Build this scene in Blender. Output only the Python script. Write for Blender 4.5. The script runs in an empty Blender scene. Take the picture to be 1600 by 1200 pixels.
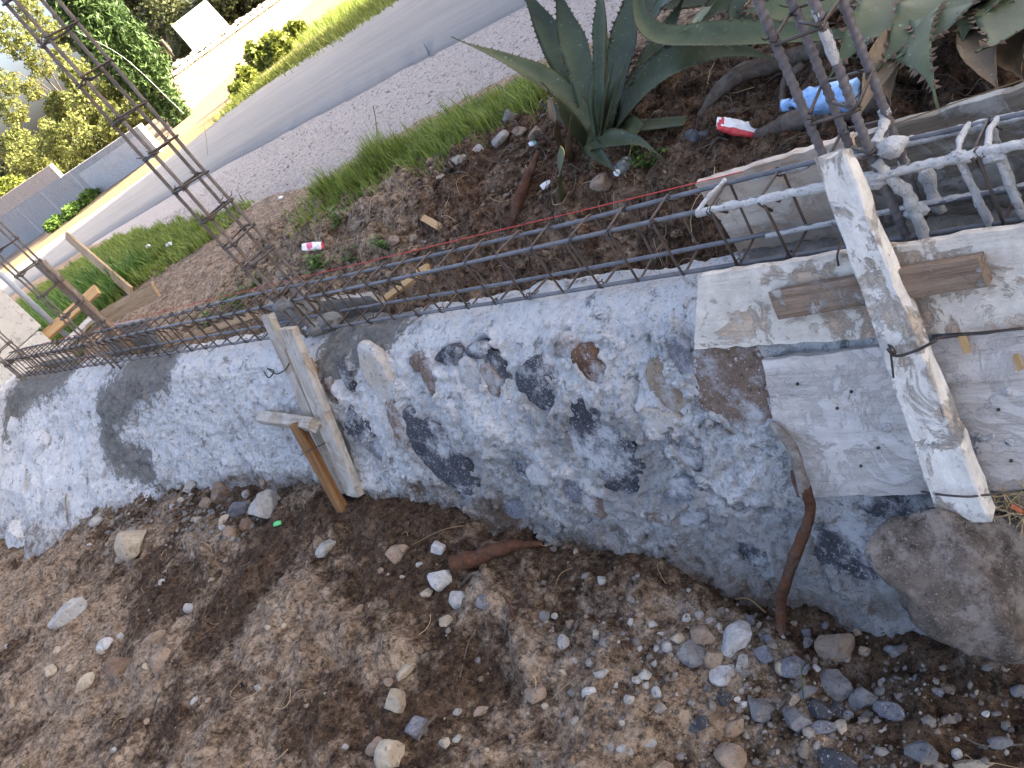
import bpy, bmesh, math, random
import numpy as np
from mathutils import Vector, Matrix

random.seed(7); RNG = np.random.default_rng(7)
scene = bpy.context.scene
C = scene.collection

# ------------------------------------------------------------------ camera
# world axes: x along the foundation wall (towards the right of the view), y away
# from the photographer, z up; z = 0 is the top of the wall, the eye is 1 m above it.
FPX = 1340.0
RM = np.array([[0.69595199, -0.03884651, -0.7170368],
               [0.48280254, -0.71384159, 0.50727891],
               [-0.53155671, -0.69922895, -0.47804429]])
EYE = np.array([0.0, 0.0, 1.0])
cam_d = bpy.data.cameras.new('camera'); cam = bpy.data.objects.new('camera', cam_d); C.objects.link(cam)
cam_d.sensor_width = 36.0; cam_d.lens = 36.0 * FPX / 1600.0
cam_d.clip_start = 0.02; cam_d.clip_end = 2000
m = Matrix.Identity(4)
for i in range(3):
    m[i][0] = RM[i][0]; m[i][1] = -RM[i][1]; m[i][2] = -RM[i][2]; m[i][3] = EYE[i]
cam.matrix_world = m
scene.camera = cam
scene.cycles.max_bounces = 5; scene.cycles.diffuse_bounces = 3; scene.cycles.adaptive_threshold = 0.02

# ------------------------------------------------------------------ light
SUN_EL = math.radians(17.5)
SUN_AZ = math.atan2(0.75, 0.66)
w = bpy.data.worlds.new('World'); scene.world = w; w.use_nodes = True
wn = w.node_tree.nodes; wl = w.node_tree.links
sky = wn.new('ShaderNodeTexSky'); sky.sky_type = 'NISHITA'; sky.sun_disc = False
sky.sun_elevation = SUN_EL; sky.sun_rotation = SUN_AZ
sky.air_density = 0.55; sky.dust_density = 7.0; sky.ozone_density = 0.3
bg = wn['Background']; bg.inputs['Strength'].default_value = 0.12
wl.new(sky.outputs[0], bg.inputs['Color'])
sd = bpy.data.lights.new('sun', 'SUN'); so = bpy.data.objects.new('sun', sd); C.objects.link(so)
sd.energy = 3.8; sd.angle = math.radians(0.5); sd.color = (1.0, 0.88, 0.70)
tosun = Vector((math.sin(SUN_AZ) * math.cos(SUN_EL), math.cos(SUN_AZ) * math.cos(SUN_EL), math.sin(SUN_EL)))
so.rotation_euler = tosun.to_track_quat('Z', 'Y').to_euler(); so.location = tosun * 30
vs = scene.view_settings
vs.view_transform = 'Standard'; vs.look = 'None'; vs.gamma = 1.0; vs.use_curve_mapping = False
vs.exposure = 3.1

# ------------------------------------------------------------------ noise
def _h(i, j, k, s):
    i = i.astype(np.int64); j = j.astype(np.int64); k = k.astype(np.int64)
    n = (i * 374761393 + j * 668265263 + k * 1274126177 + s * 974634599) & 0xffffffff
    n = ((n ^ (n >> 13)) * 1274126177) & 0xffffffff
    n = ((n ^ (n >> 16)) * 2246822519) & 0xffffffff
    return ((n ^ (n >> 15)) & 0xffff) / 32767.5 - 1.0
def noise(x, y, z=None, s=0):
    x = np.asarray(x, float); y = np.asarray(y, float)
    z = np.zeros_like(x) if z is None else np.asarray(z, float)
    xi, yi, zi = np.floor(x), np.floor(y), np.floor(z)
    u, v, t = x - xi, y - yi, z - zi
    u = u * u * (3 - 2 * u); v = v * v * (3 - 2 * v); t = t * t * (3 - 2 * t)
    r = 0
    for a in (0, 1):
        for b in (0, 1):
            for c in (0, 1):
                r = r + _h(xi + a, yi + b, zi + c, s) * (u if a else 1 - u) * (v if b else 1 - v) * (t if c else 1 - t)
    return r
def fbm(x, y, z=None, s=0, o=4, g=0.5):
    r = 0; a = 1.0; f = 1.0; tot = 0
    for k in range(o):
        r = r + a * noise(np.asarray(x) * f + 13.7 * k, np.asarray(y) * f - 7.1 * k, None if z is None else np.asarray(z) * f + 3.3 * k, s + k)
        tot += a; a *= g; f *= 2.03
    return r / tot
def sst(a, b, x):
    t = np.clip((np.asarray(x, float) - a) / (b - a), 0, 1); return t * t * (3 - 2 * t)

# ------------------------------------------------------------------ surfaces of the place
XB = [-12, -5.2, -4.04, -3.1, -2.75, -2.22, -1.78, -1.36, -1.03, -.5, 2]
ZB = [-.68, -.64, -.58, -.53, -.537, -.54, -.595, -.65, -.77, -.8, -.8]
YP = [1.45, 1.7, 1.95, 2.2, 2.55, 3.0, 3.6, 4.3, 5.2, 7, 200]
Z_MID = [-.30, -.27, -.07, .03, .06, .03, -.09, -.19, -.27, -.30, -.30]
Z_LEFT = [-.16, -.17, -.16, -.14, -.11, -.10, -.13, -.2, -.27, -.30, -.30]
Z_RIGHT = [-.16, -.03, .0, .02, .03, .02, -.08, -.19, -.27, -.30, -.30]
def ground_base(x, y):
    x = np.asarray(x, float); y = np.asarray(y, float)
    zf = np.interp(x, XB, ZB) - 0.02 * np.clip(1.0 - y, 0, 3)
    zf = zf + 0.05 * np.exp(-((x + 2.55) / .4) ** 2 - ((y - .95) / .16) ** 2)
    wl_ = sst(-3.9, -5.0, x); wr = sst(-1.5, -0.9, x)
    zb = np.interp(y, YP, Z_MID) * (1 - wl_) * (1 - wr) + np.interp(y, YP, Z_LEFT) * wl_ + np.interp(y, YP, Z_RIGHT) * wr
    bl = sst(1.26, 1.46, y)
    far = sst(-7.0, -9.5, x)          # left of the cross wall both levels meet
    zf = zf * (1 - far) + (zf * .5 - .1) * far
    z = zf * (1 - bl) + zb * bl
    return z - 0.035 * np.clip(-x - 8, 0, 400) - 0.0 * x
def dry_patch(x, y): return fbm(x * 3.3 + 4, y * 3.9, s=141, o=4, g=.55)
def ground(x, y, fine=True):
    x = np.asarray(x, float); y = np.asarray(y, float)
    z = ground_base(x, y)
    near = sst(4.4, 3.4, y) * sst(-9, -7, x)
    front = sst(1.5, 1.2, y)
    amp = near * (0.6 + 0.4 * front)
    z = z + amp * (0.045 * fbm(x * 2.2, y * 2.2, s=3, o=3) + 0.03 * fbm(x * 7, y * 7, s=9, o=3))
    # clods in the dug bank
    bank = sst(1.6, 1.9, y) * sst(2.75, 2.35, y) * sst(-4.9, -4.2, x)
    z = z + bank * 0.085 * np.abs(fbm(x * 6, y * 6, s=31, o=4)) * 1.6
    z = z + near * front * 0.035 * sst(-.05, .35, dry_patch(x, y))
    if fine:
        r = fbm(x * 24, y * 24, s=17, o=3)
        z = z + amp * (0.016 * r + 0.007 * np.maximum(0, noise(x * 70, y * 70, s=5)))
    return z

def ray(px, py):
    return RM @ np.array([(px - 800) / FPX, (py - 600) / FPX, 1.0])
def hz(px, py, z):
    r = ray(px, py); return EYE + r * ((z - EYE[2]) / r[2])
def hy(px, py, y):
    r = ray(px, py); return EYE + r * (y / r[1])
def hx(px, py, x):
    r = ray(px, py); return EYE + r * (x / r[0])
def hplane(px, py, p, n):
    r = ray(px, py); n = np.asarray(n, float); return EYE + r * (((np.asarray(p) - EYE) @ n) / (r @ n))
def hg(px, py, tmin=None):
    r = ray(px, py); t0 = 0.6 if tmin is None else tmin; lo, hi = t0, 300.
    for cnt in (220, 24, 16):
        ts = lo * np.exp(np.linspace(0, math.log(hi / lo), cnt)); P = EYE[:, None] + r[:, None] * ts
        d = P[2] - ground(P[0], P[1], False); i = int(np.argmax(d < 0)) if (d < 0).any() else cnt - 1
        lo, hi = ts[max(i - 1, 0)], ts[max(i, 1)]
    return P[:, i].copy()
def hg_back(px, py):      # a point of the ground beyond the wall
    r = ray(px, py); return hg(px, py, 1.52 / r[1])
def depth(P): return float((np.asarray(P) - EYE) @ RM[:, 2])
def px2m(P, px): return px * depth(P) / FPX

FP = np.array([0, 1.24, -.04]); FN = np.array([0, -1, .357]); FN = FN / np.linalg.norm(FN)
def hf(px, py, off=0.0): return hplane(px, py, FP + FN * off, FN)

# ------------------------------------------------------------------ mesh helpers
def tag(o, label=None, cat=None, group=None, kind=None):
    if label: o['label'] = label
    if cat: o['category'] = cat
    if group: o['group'] = group
    if kind: o['kind'] = kind
    return o
def mesh_from(name, V, F, mats, smooth=True, attrs=None, midx=None):
    me = bpy.data.meshes.new(name)
    V = np.asarray(V, np.float32)
    if isinstance(F, np.ndarray):
        n, k = F.shape
        me.vertices.add(len(V)); me.vertices.foreach_set('co', V.ravel())
        me.loops.add(n * k); me.loops.foreach_set('vertex_index', F.astype(np.int32).ravel())
        me.polygons.add(n); me.polygons.foreach_set('loop_start', np.arange(0, n * k, k, dtype=np.int32))
        me.update(calc_edges=True)
    else:
        me.from_pydata(V.tolist(), [], F)
    me.polygons.foreach_set('use_smooth', np.full(len(me.polygons), smooth, dtype=bool))
    if midx is not None: me.polygons.foreach_set('material_index', np.asarray(midx, np.int32))
    if attrs:
        for k_, a in attrs.items():
            at = me.attributes.new(k_, 'FLOAT', 'POINT'); at.data.foreach_set('value', np.asarray(a, np.float32).ravel())
    for mt in (mats if isinstance(mats, (list, tuple)) else [mats]): me.materials.append(mt)
    me.update(); return me
def obj(name, V, F, mats, parent=None, smooth=True, attrs=None, midx=None, mw=None):
    V = np.asarray(V, float)
    if parent is not None and mw is None: V = V - np.array(parent.location)
    me = mesh_from(name, V, F, mats, smooth, attrs, midx)
    o = bpy.data.objects.new(name, me); C.objects.link(o)
    if mw is not None:
        o.matrix_world = mw
        if parent is not None:
            o.parent = parent; o.matrix_parent_inverse = Matrix.Translation(parent.location).inverted(); o.matrix_basis = mw
    elif parent is not None: o.parent = parent
    return o
def empty(name, loc, label, cat, group=None):
    e = bpy.data.objects.new(name, None); e.location = Vector([float(a) for a in loc]); e.empty_display_size = .1; C.objects.link(e)
    return tag(e, label, cat, group)
class MB:
    def __init__(s): s.v = []; s.f = []; s.m = []; s.n = 0
    def add(s, V, F, mi=0):
        V = np.asarray(V, float); s.v.append(V)
        for f in F: s.f.append([int(a) + s.n for a in f]); s.m.append(mi)
        s.n += len(V)
    def out(s): return np.concatenate(s.v), s.f
    def build(s, name, mats, parent=None, smooth=True):
        V, F = s.out(); return obj(name, V, F, mats, parent, smooth, midx=s.m)
def grid_faces(nu, nv, closed_v=False):
    i = np.arange(nu - 1)[:, None]; j = np.arange(nv if closed_v else nv - 1)[None, :]
    j2 = (j + 1) % nv
    a = i * nv + j; b = i * nv + j2; c = (i + 1) * nv + j2; d = (i + 1) * nv + j
    return np.stack([a, b, c, d], -1).reshape(-1, 4)
def tube(P, R, n=7, cap=True):
    P = np.asarray(P, float); R = np.broadcast_to(np.asarray(R, float), (len(P),))
    T = np.gradient(P, axis=0); T /= np.maximum(np.linalg.norm(T, axis=1, keepdims=True), 1e-9)
    a = np.array([0, 0, 1.0]) if abs(T[0][2]) < .9 else np.array([1.0, 0, 0])
    N = np.cross(T[0], a); N /= np.linalg.norm(N); V = []
    th = np.arange(n) * 2 * math.pi / n
    for p, t, r in zip(P, T, R):
        N = N - t * (N @ t); N /= max(np.linalg.norm(N), 1e-9); B = np.cross(t, N)
        V.append(p + r * (np.cos(th)[:, None] * N + np.sin(th)[:, None] * B))
    V = np.concatenate(V); F = [list(f) for f in grid_faces(len(P), n, True)]
    if cap: F += [list(range(n))[::-1], [(len(P) - 1) * n + k for k in range(n)]]
    return V, F
def spline(pts, n):
    P = [np.asarray(p, float) for p in pts]; P = [2 * P[0] - P[1]] + P + [2 * P[-1] - P[-2]]
    out = []; segs = len(P) - 3
    for u in np.linspace(0, segs - 1e-6, n):
        i = int(u); t = u - i; a, b, c, d = P[i:i + 4]
        out.append(.5 * ((2 * b) + (c - a) * t + (2 * a - 5 * b + 4 * c - d) * t * t + (3 * b - a - 3 * c + d) * t ** 3))
    return np.array(out)
def frame(origin, X, Z):
    X = Vector(X).normalized(); Z = Vector(Z); Z = (Z - X * Z.dot(X)).normalized(); Y = Z.cross(X)
    M = Matrix.Identity(4)
    for i in range(3): M[i][0] = X[i]; M[i][1] = Y[i]; M[i][2] = Z[i]; M[i][3] = origin[i]
    return M
def plank(name, A, B, w, t, up, mat, parent=None, w1=None, t1=None, jag=.002, ends=.004, label=None, cat=None, group=None):
    """a sawn board from A to B (centre line), broad face towards `up`"""
    A = np.asarray(A, float); B = np.asarray(B, float); L = np.linalg.norm(B - A)
    w1 = w if w1 is None else w1; t1 = t if t1 is None else t1
    n = max(6, int(L / .03)); sd = random.randint(0, 9999); c = .12
    u = np.linspace(0, 1, n + 1); ww = (w + (w1 - w) * u) / 2; tt = (t + (t1 - t) * u) / 2; ch = np.minimum(ww, tt) * c; o0 = ww * 0
    Y = np.stack([-ww + ch, o0, ww - ch, ww, ww, ww - ch, o0, -ww + ch, -ww, -ww], 1); Z = np.stack([tt, tt, tt, tt - ch, -tt + ch, -tt, -tt, -tt, -tt + ch, tt - ch], 1)
    U = np.repeat(u[:, None], 10, 1); Q = np.repeat(np.arange(10)[None] * .7, n + 1, 0); e_ = np.zeros((n + 1, 1)); e_[0] = e_[-1] = 2
    V = np.stack([U * L + ends * e_ * noise(Y * 90, Z * 90, s=sd), Y + jag * noise(U * L * 25, Q, s=sd + 1), Z + jag * .7 * noise(U * L * 18, Q, s=sd + 2)], -1).reshape(-1, 3)
    ns = 10
    F = [list(f)[::-1] for f in grid_faces(n + 1, ns, True)] + [list(range(ns)), [n * ns + k for k in range(ns)][::-1]]
    o = obj(name, V, F, mat, parent, False, mw=frame(A, B - A, up))
    return tag(o, label, cat, group)
def panel(name, pts, nrm, thick, mat, parent=None, label=None, cat=None, jag=.003):
    """flat sheet whose outline lies on a plane; thickness grows away from the viewer"""
    pts = [np.asarray(p, float) for p in pts]; M = frame(pts[0], pts[1] - pts[0], nrm); Mi = M.inverted()
    loc = [Mi @ Vector(p) for p in pts]; out = []
    for k, a in enumerate(loc):
        b = loc[(k + 1) % len(loc)]; n = max(1, int((b - a).length / .025))
        for q in range(n):
            p = a.lerp(b, q / n)
            if q: p = p + Vector((random.uniform(-jag, jag), random.uniform(-jag, jag), 0))
            out.append((p.x, p.y))
    n = len(out)
    ar = sum(out[i][0] * out[(i + 1) % n][1] - out[(i + 1) % n][0] * out[i][1] for i in range(n))
    if ar < 0: out = out[::-1]
    V = [(x, y, 0) for x, y in out] + [(x, y, -thick) for x, y in out]
    F = [list(range(n)), list(range(n, 2 * n))[::-1]] + [[k, k + n, (k + 1) % n + n, (k + 1) % n][::-1][::-1] for k in range(n)]
    bm = bmesh.new(); vv = [bm.verts.new(v) for v in V]
    for f in F: bm.faces.new([vv[a] for a in f])
    bmesh.ops.recalc_face_normals(bm, faces=bm.faces)
    me = bpy.data.meshes.new(name); bm.to_mesh(me); bm.free(); me.materials.append(mat)
    o = bpy.data.objects.new(name, me); C.objects.link(o); o.matrix_world = M
    if parent is not None:
        o.parent = parent; o.matrix_parent_inverse = Matrix.Translation(parent.location).inverted(); o.matrix_basis = M
    return tag(o, label, cat)
ICO = {}
for lv in (1, 2, 3, 4, 5):
    bm = bmesh.new(); bmesh.ops.create_icosphere(bm, subdivisions=lv, radius=1.0)
    ICO[lv] = (np.array([v.co[:] for v in bm.verts]), np.array([[v.index for v in f.verts] for f in bm.faces])); bm.free()
def rock_verts(lv, seed, cuts=9, rough=.06, lo=.55, hi=.85):
    r = np.random.default_rng(seed); V = ICO[lv][0].copy()
    for k in range(cuts):
        n = r.normal(size=3); n /= np.linalg.norm(n); d = r.uniform(lo, hi)
        e = np.maximum(0, V @ n - d); V = V - e[:, None] * n
    V = V * (1 + rough * fbm(V[:, 0] * 2.5 + seed, V[:, 1] * 2.5, V[:, 2] * 2.5, s=seed % 97, o=4, g=.6))[:, None]
    return V / np.abs(V).max(0)

# ------------------------------------------------------------------ materials
def new_mat(name):
    mt = bpy.data.materials.new(name); mt.use_nodes = True; nt = mt.node_tree
    return mt, nt.nodes, nt.links, nt.nodes['Principled BSDF']
def N(nodes, t, **k):
    n = nodes.new(t)
    for a, b in k.items(): setattr(n, a, b)
    return n
def texn(nodes, links, vec, scale, detail=6, rough=.6, dist=0.):
    n = nodes.new('ShaderNodeTexNoise'); n.inputs['Scale'].default_value = scale; n.inputs['Detail'].default_value = min(detail, 8)
    n.inputs['Roughness'].default_value = rough; n.inputs['Distortion'].default_value = dist
    if vec is not None: links.new(vec, n.inputs['Vector'])
    return n.outputs['Fac']
def ramp(nodes, links, fac, stops):
    r = nodes.new('ShaderNodeValToRGB'); e = r.color_ramp.elements
    while len(e) < len(stops): e.new(.5)
    for q, (p, c) in zip(e, stops):
        q.position = p; q.color = (c, c, c, 1) if isinstance(c, (int, float)) else (*c, 1)
    links.new(fac, r.inputs[0]); return r.outputs[0]
def mixc(nodes, links, fac, a, b, mode='MIX'):
    n = nodes.new('ShaderNodeMix'); n.data_type = 'RGBA'; n.blend_type = mode
    for sock, val in ((n.inputs[0], fac), (n.inputs[6], a), (n.inputs[7], b)):
        if isinstance(val, (int, float)): sock.default_value = val if sock == n.inputs[0] else (val, val, val, 1)
        elif isinstance(val, tuple): sock.default_value = (*val, 1)
        else: links.new(val, sock)
    return n.outputs[2]
def math_(nodes, links, op, a, b=None):
    n = nodes.new('ShaderNodeMath'); n.operation = op
    for i, v in enumerate((a, b)):
        if v is None: continue
        if isinstance(v, (int, float)): n.inputs[i].default_value = v
        else: links.new(v, n.inputs[i])
    return n.outputs[0]
def bump(nodes, links, bsdf, h, dist, strength=1.0, prev=None):
    b = nodes.new('ShaderNodeBump'); b.inputs['Distance'].default_value = dist; b.inputs['Strength'].default_value = strength
    links.new(h, b.inputs['Height'])
    if prev is not None: links.new(prev, b.inputs['Normal'])
    links.new(b.outputs[0], bsdf.inputs['Normal']); return b.outputs[0]
def coord(nodes, links, kind='Object', rnd=True, scale=None):
    tc = nodes.new('ShaderNodeTexCoord'); v = tc.outputs[kind]
    if rnd:
        oi = nodes.new('ShaderNodeObjectInfo'); s = nodes.new('ShaderNodeVectorMath'); s.operation = 'ADD'
        mu = math_(nodes, links, 'MULTIPLY', oi.outputs['Random'], 37.0)
        links.new(v, s.inputs[0]); links.new(mu, s.inputs[1]); v = s.outputs[0]
    if scale:
        mp = nodes.new('ShaderNodeMapping'); mp.inputs['Scale'].default_value = scale; links.new(v, mp.inputs['Vector']); v = mp.outputs[0]
    return v
def attr(nodes, name):
    a = nodes.new('ShaderNodeAttribute'); a.attribute_name = name; return a.outputs['Fac']
def setb(b, rough=.8, spec=.3, metal=0.):
    b.inputs['Roughness'].default_value = rough; b.inputs['Metallic'].default_value = metal
    b.inputs['Specular IOR Level'].default_value = spec

def rock_mat(name, c1, c2, fleck=None, scale=9, rough=.85, dust=.25, dustc=(.42, .40, .37), dlo=.5, dhi=.72):
    mt, n, l, b = new_mat(name); v = coord(n, l)
    f = texn(n, l, v, scale * 2, 8, .7, .3); col = ramp(n, l, f, [(.3, c1), (.7, c2)])
    if dust:
        d = ramp(n, l, texn(n, l, v, scale * 1.2, 9, .75), [(dlo, 0.), (dhi, dust * 2)]); col = mixc(n, l, d, col, dustc)
    if fleck:
        g = ramp(n, l, texn(n, l, v, scale * 22, 3, .7), [(.60, 0.), (.68, 1.)]); col = mixc(n, l, g, col, fleck)
    dk = ramp(n, l, texn(n, l, v, scale * 9, 7, .78), [(.32, .25), (.46, 1.)]); col = mixc(n, l, 1.0, col, dk, 'MULTIPLY')
    l.new(col, b.inputs['Base Color']); setb(b, rough, .25)
    p = bump(n, l, b, texn(n, l, v, scale * 3, 10, .72), .02, 1.)
    bump(n, l, b, texn(n, l, v, scale * 25, 4, .7), .003, 1., p)
    return mt
def wood_mat(name, c1, c2, stain=None, amt=.4, knots=True, rough=.75, stain_lo=.45, grain=1.0, wetc=None):
    mt, n, l, b = new_mat(name); v0 = coord(n, l)
    mp = n.new('ShaderNodeMapping'); mp.inputs['Scale'].default_value = (1.0, 22 * grain, 22 * grain); l.new(v0, mp.inputs['Vector'])
    g = texn(n, l, mp.outputs[0], 2.2, 9, .78, .35)
    col = ramp(n, l, g, [(.34, tuple(q * .55 for q in c2)), (.44, c2), (.60, c1)])
    blot = texn(n, l, v0, 4.5, 7, .7, .4); col = mixc(n, l, ramp(n, l, blot, [(.38, .0), (.68, .6)]), col, c2)
    mp2 = n.new('ShaderNodeMapping'); mp2.inputs['Scale'].default_value = (1.6, 70, 70); l.new(v0, mp2.inputs['Vector'])
    ck = ramp(n, l, texn(n, l, mp2.outputs[0], 1.5, 4, .65, .25), [(.27, .12), (.33, 1.)]); col = mixc(n, l, .85, col, ck, 'MULTIPLY')
    h2 = None
    if stain:
        sn = texn(n, l, v0, 8, 9, .74, .6); sm_ = ramp(n, l, sn, [(stain_lo, 0.), (stain_lo + .07, amt)])
        sc_ = mixc(n, l, ramp(n, l, texn(n, l, v0, 22, 8, .75), [(.38, 0.), (.62, 1.)]), tuple(q * .72 for q in stain), stain); col = mixc(n, l, sm_, col, sc_)
        if wetc: col = mixc(n, l, ramp(n, l, texn(n, l, v0, 5, 6, .62, .8), [(.56, 0.), (.58, .9)]), col, wetc)
        dk = ramp(n, l, texn(n, l, v0, 26, 8, .8, .3), [(.24, .12), (.33, 1.)]); col = mixc(n, l, .8, col, dk, 'MULTIPLY')
        ru = ramp(n, l, texn(n, l, v0, 9, 5, .65, .5), [(.66, 0.), (.72, .55)]); col = mixc(n, l, ru, col, (.26, .15, .075)); h2 = sm_
    l.new(col, b.inputs['Base Color']); setb(b, rough, .25)
    p = bump(n, l, b, g, .006, 1.); p = bump(n, l, b, texn(n, l, v0, 60, 6, .75), .003, .9, p)
    if h2 is not None: bump(n, l, b, h2, .004, 1., p)
    return mt
def plain_mat(name, c, rough=.6, spec=.4, metal=0., var=.25, scale=30, bmp=.0, trans=0.):
    mt, n, l, b = new_mat(name); v = coord(n, l)
    f = texn(n, l, v, scale, 5, .65); col = mixc(n, l, ramp(n, l, f, [(.3, 0.), (.7, 1.)]), tuple(a * (1 - var) for a in c), tuple(min(1, a * (1 + var)) for a in c))
    l.new(col, b.inputs['Base Color']); setb(b, rough, spec, metal)
    if bmp: bump(n, l, b, f, bmp, 1.)
    if trans: b.inputs['Transmission Weight'].default_value = trans
    return mt

def make_soil():
    mt, n, l, b = new_mat('soil'); v = coord(n, l, rnd=False)
    big = texn(n, l, v, 3.2, 8, .68, .2); mid = texn(n, l, v, 16, 9, .76, 0.); fin = texn(n, l, v, 85, 6, .8)
    moist = ramp(n, l, mid, [(.32, (.030, .017, .010)), (.5, (.100, .062, .038)), (.68, (.21, .142, .092))])
    dry = ramp(n, l, mid, [(.30, (.11, .070, .045)), (.48, (.31, .222, .152)), (.68, (.54, .42, .31))])
    a = attr(n, 'dry'); fac = math_(n, l, 'ADD', a, math_(n, l, 'MULTIPLY', math_(n, l, 'SUBTRACT', mid, .5), 1.6))
    col = mixc(n, l, ramp(n, l, fac, [(.16, 0.), (.70, 1.)]), moist, dry)
    du = math_(n, l, 'ADD', attr(n, 'dust'), math_(n, l, 'MULTIPLY', math_(n, l, 'SUBTRACT', mid, .55), 1.6))
    col = mixc(n, l, ramp(n, l, du, [(.35, 0.), (.9, .8)]), col, (.40, .375, .35))
    red = math_(n, l, 'MULTIPLY', attr(n, 'red'), ramp(n, l, big, [(.4, .2), (.65, 1.)]))
    col = mixc(n, l, red, col, ramp(n, l, mid, [(.32, (.045, .019, .009)), (.68, (.25, .125, .065))]))
    # gravel strip along the road
    vo = n.new('ShaderNodeTexVoronoi'); vo.inputs['Scale'].default_value = 55; l.new(v, vo.inputs['Vector'])
    hs = n.new('ShaderNodeSeparateColor'); l.new(vo.outputs['Color'], hs.inputs[0])
    gcol = ramp(n, l, hs.outputs[0], [(0., (.29, .26, .245)), (.5, (.37, .335, .315)), (1., (.47, .43, .41))])
    gcol = mixc(n, l, ramp(n, l, big, [(.4, 0.), (.7, .6)]), gcol, (.40, .35, .31))
    gf = math_(n, l, 'ADD', attr(n, 'gravel'), math_(n, l, 'MULTIPLY', math_(n, l, 'SUBTRACT', mid, .5), .7)); gm = ramp(n, l, gf, [(.4, 0.), (.62, 1.)])
    sp = ramp(n, l, fin, [(.56, 0.), (.63, .8)]); col = mixc(n, l, sp, col, mixc(n, l, ramp(n, l, fac, [(.1, 0.), (.7, 1.)]), (.24, .17, .12), (.56, .45, .34)))
    dk = ramp(n, l, texn(n, l, v, 48, 8, .82), [(.39, .16), (.53, 1.)]); col = mixc(n, l, 1.0, col, dk, 'MULTIPLY')
    col = mixc(n, l, gm, col, gcol)
    l.new(col, b.inputs['Base Color']); setb(b, .93, .15)
    p = bump(n, l, b, texn(n, l, v, 26, 8, .7, 0.), .022, 1.); bump(n, l, b, fin, .006, 1., p)
    return mt
def make_mortar():
    mt, n, l, b = new_mat('lime_mortar'); v = coord(n, l, rnd=False)
    big = texn(n, l, v, 4.0, 9, .68, .5); mid = texn(n, l, v, 17, 10, .78, .6); fin = texn(n, l, v, 90, 5, .8)
    col = ramp(n, l, big, [(.28, (.40, .40, .40)), (.38, (.64, .64, .64)), (.48, (.86, .86, .86))])
    col = mixc(n, l, ramp(n, l, mid, [(.38, .85), (.44, 0.)]), col, (.24, .24, .245))
    col = mixc(n, l, ramp(n, l, mid, [(.49, 0.), (.55, .9)]), col, (.90, .90, .90))
    g_ = math_(n, l, 'ADD', attr(n, 'grey'), math_(n, l, 'MULTIPLY', math_(n, l, 'SUBTRACT', mid, .5), 1.6))
    col = mixc(n, l, ramp(n, l, g_, [(.36, 0.), (.66, .72)]), col, (.25, .25, .25))
    w_ = math_(n, l, 'ADD', attr(n, 'wet'), math_(n, l, 'MULTIPLY', math_(n, l, 'SUBTRACT', mid, .5), 2.8))
    wetc = ramp(n, l, mid, [(.35, (.115, .11, .10)), (.65, (.30, .29, .27))])
    col = mixc(n, l, ramp(n, l, w_, [(.46, 0.), (.66, .92)]), col, wetc)
    s_ = math_(n, l, 'ADD', attr(n, 'soil'), math_(n, l, 'MULTIPLY', math_(n, l, 'SUBTRACT', mid, .5), 1.7))
    col = mixc(n, l, ramp(n, l, s_, [(.30, 0.), (.75, .92)]), col, (.15, .10, .065))
    pit = ramp(n, l, texn(n, l, v, 52, 6, .75, .4), [(.31, .08), (.38, 1.)]); col = mixc(n, l, .85, col, pit, 'MULTIPLY')  # shade of the pit hollows put into the colour for contrast
    fs = ramp(n, l, fin, [(.36, .25), (.44, 1.)]); col = mixc(n, l, .7, col, fs, 'MULTIPLY')
    stn = ramp(n, l, texn(n, l, v, 7, 6, .66, .6), [(.62, 0.), (.74, .5)]); col = mixc(n, l, stn, col, (.40, .31, .23))
    l.new(col, b.inputs['Base Color']); setb(b, .9, .2)
    p = bump(n, l, b, texn(n, l, v, 24, 13, .8, .4), .032, 1.); p = bump(n, l, b, pit, .006, 1., p); bump(n, l, b, fin, .004, 1., p)
    return mt
def make_asphalt():
    mt, n, l, b = new_mat('asphalt'); v = coord(n, l, rnd=False)
    st = n.new('ShaderNodeMapping'); st.inputs['Scale'].default_value = (.25, 2.2, 1); st.inputs['Rotation'].default_value = (0, 0, math.radians(-8)); l.new(v, st.inputs['Vector'])
    f = texn(n, l, st.outputs[0], 1.6, 6, .65); g = texn(n, l, v, 120, 4, .8)
    col = ramp(n, l, f, [(.3, (.165, .16, .157)), (.7, (.25, .242, .235))])
    col = mixc(n, l, ramp(n, l, g, [(.35, 0.), (.65, .5)]), col, (.30, .29, .28))
    l.new(col, b.inputs['Base Color']); setb(b, .85, .3); bump(n, l, b, g, .008, 1.)
    return mt
def make_gravel(name, c1, c2, sc=38):
    mt, n, l, b = new_mat(name); v = coord(n, l, rnd=False)
    vo = n.new('ShaderNodeTexVoronoi'); vo.inputs['Scale'].default_value = sc; l.new(v, vo.inputs['Vector'])
    f = texn(n, l, v, 2.0, 6, .65)
    hs = n.new('ShaderNodeSeparateColor'); l.new(vo.outputs['Color'], hs.inputs[0])
    col = ramp(n, l, hs.outputs[0], [(.0, c1), (.75, c2), (1., tuple(min(1, a * 1.35) for a in c2))])
    col = mixc(n, l, ramp(n, l, f, [(.35, 0.), (.7, .65)]), col, c1)
    l.new(col, b.inputs['Base Color']); setb(b, .92, .2)
    p = bump(n, l, b, math_(n, l, 'MULTIPLY', vo.outputs['Distance'], -1.), .02, 1.); bump(n, l, b, texn(n, l, v, 90, 5, .7), .006, 1., p)
    return mt
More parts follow.
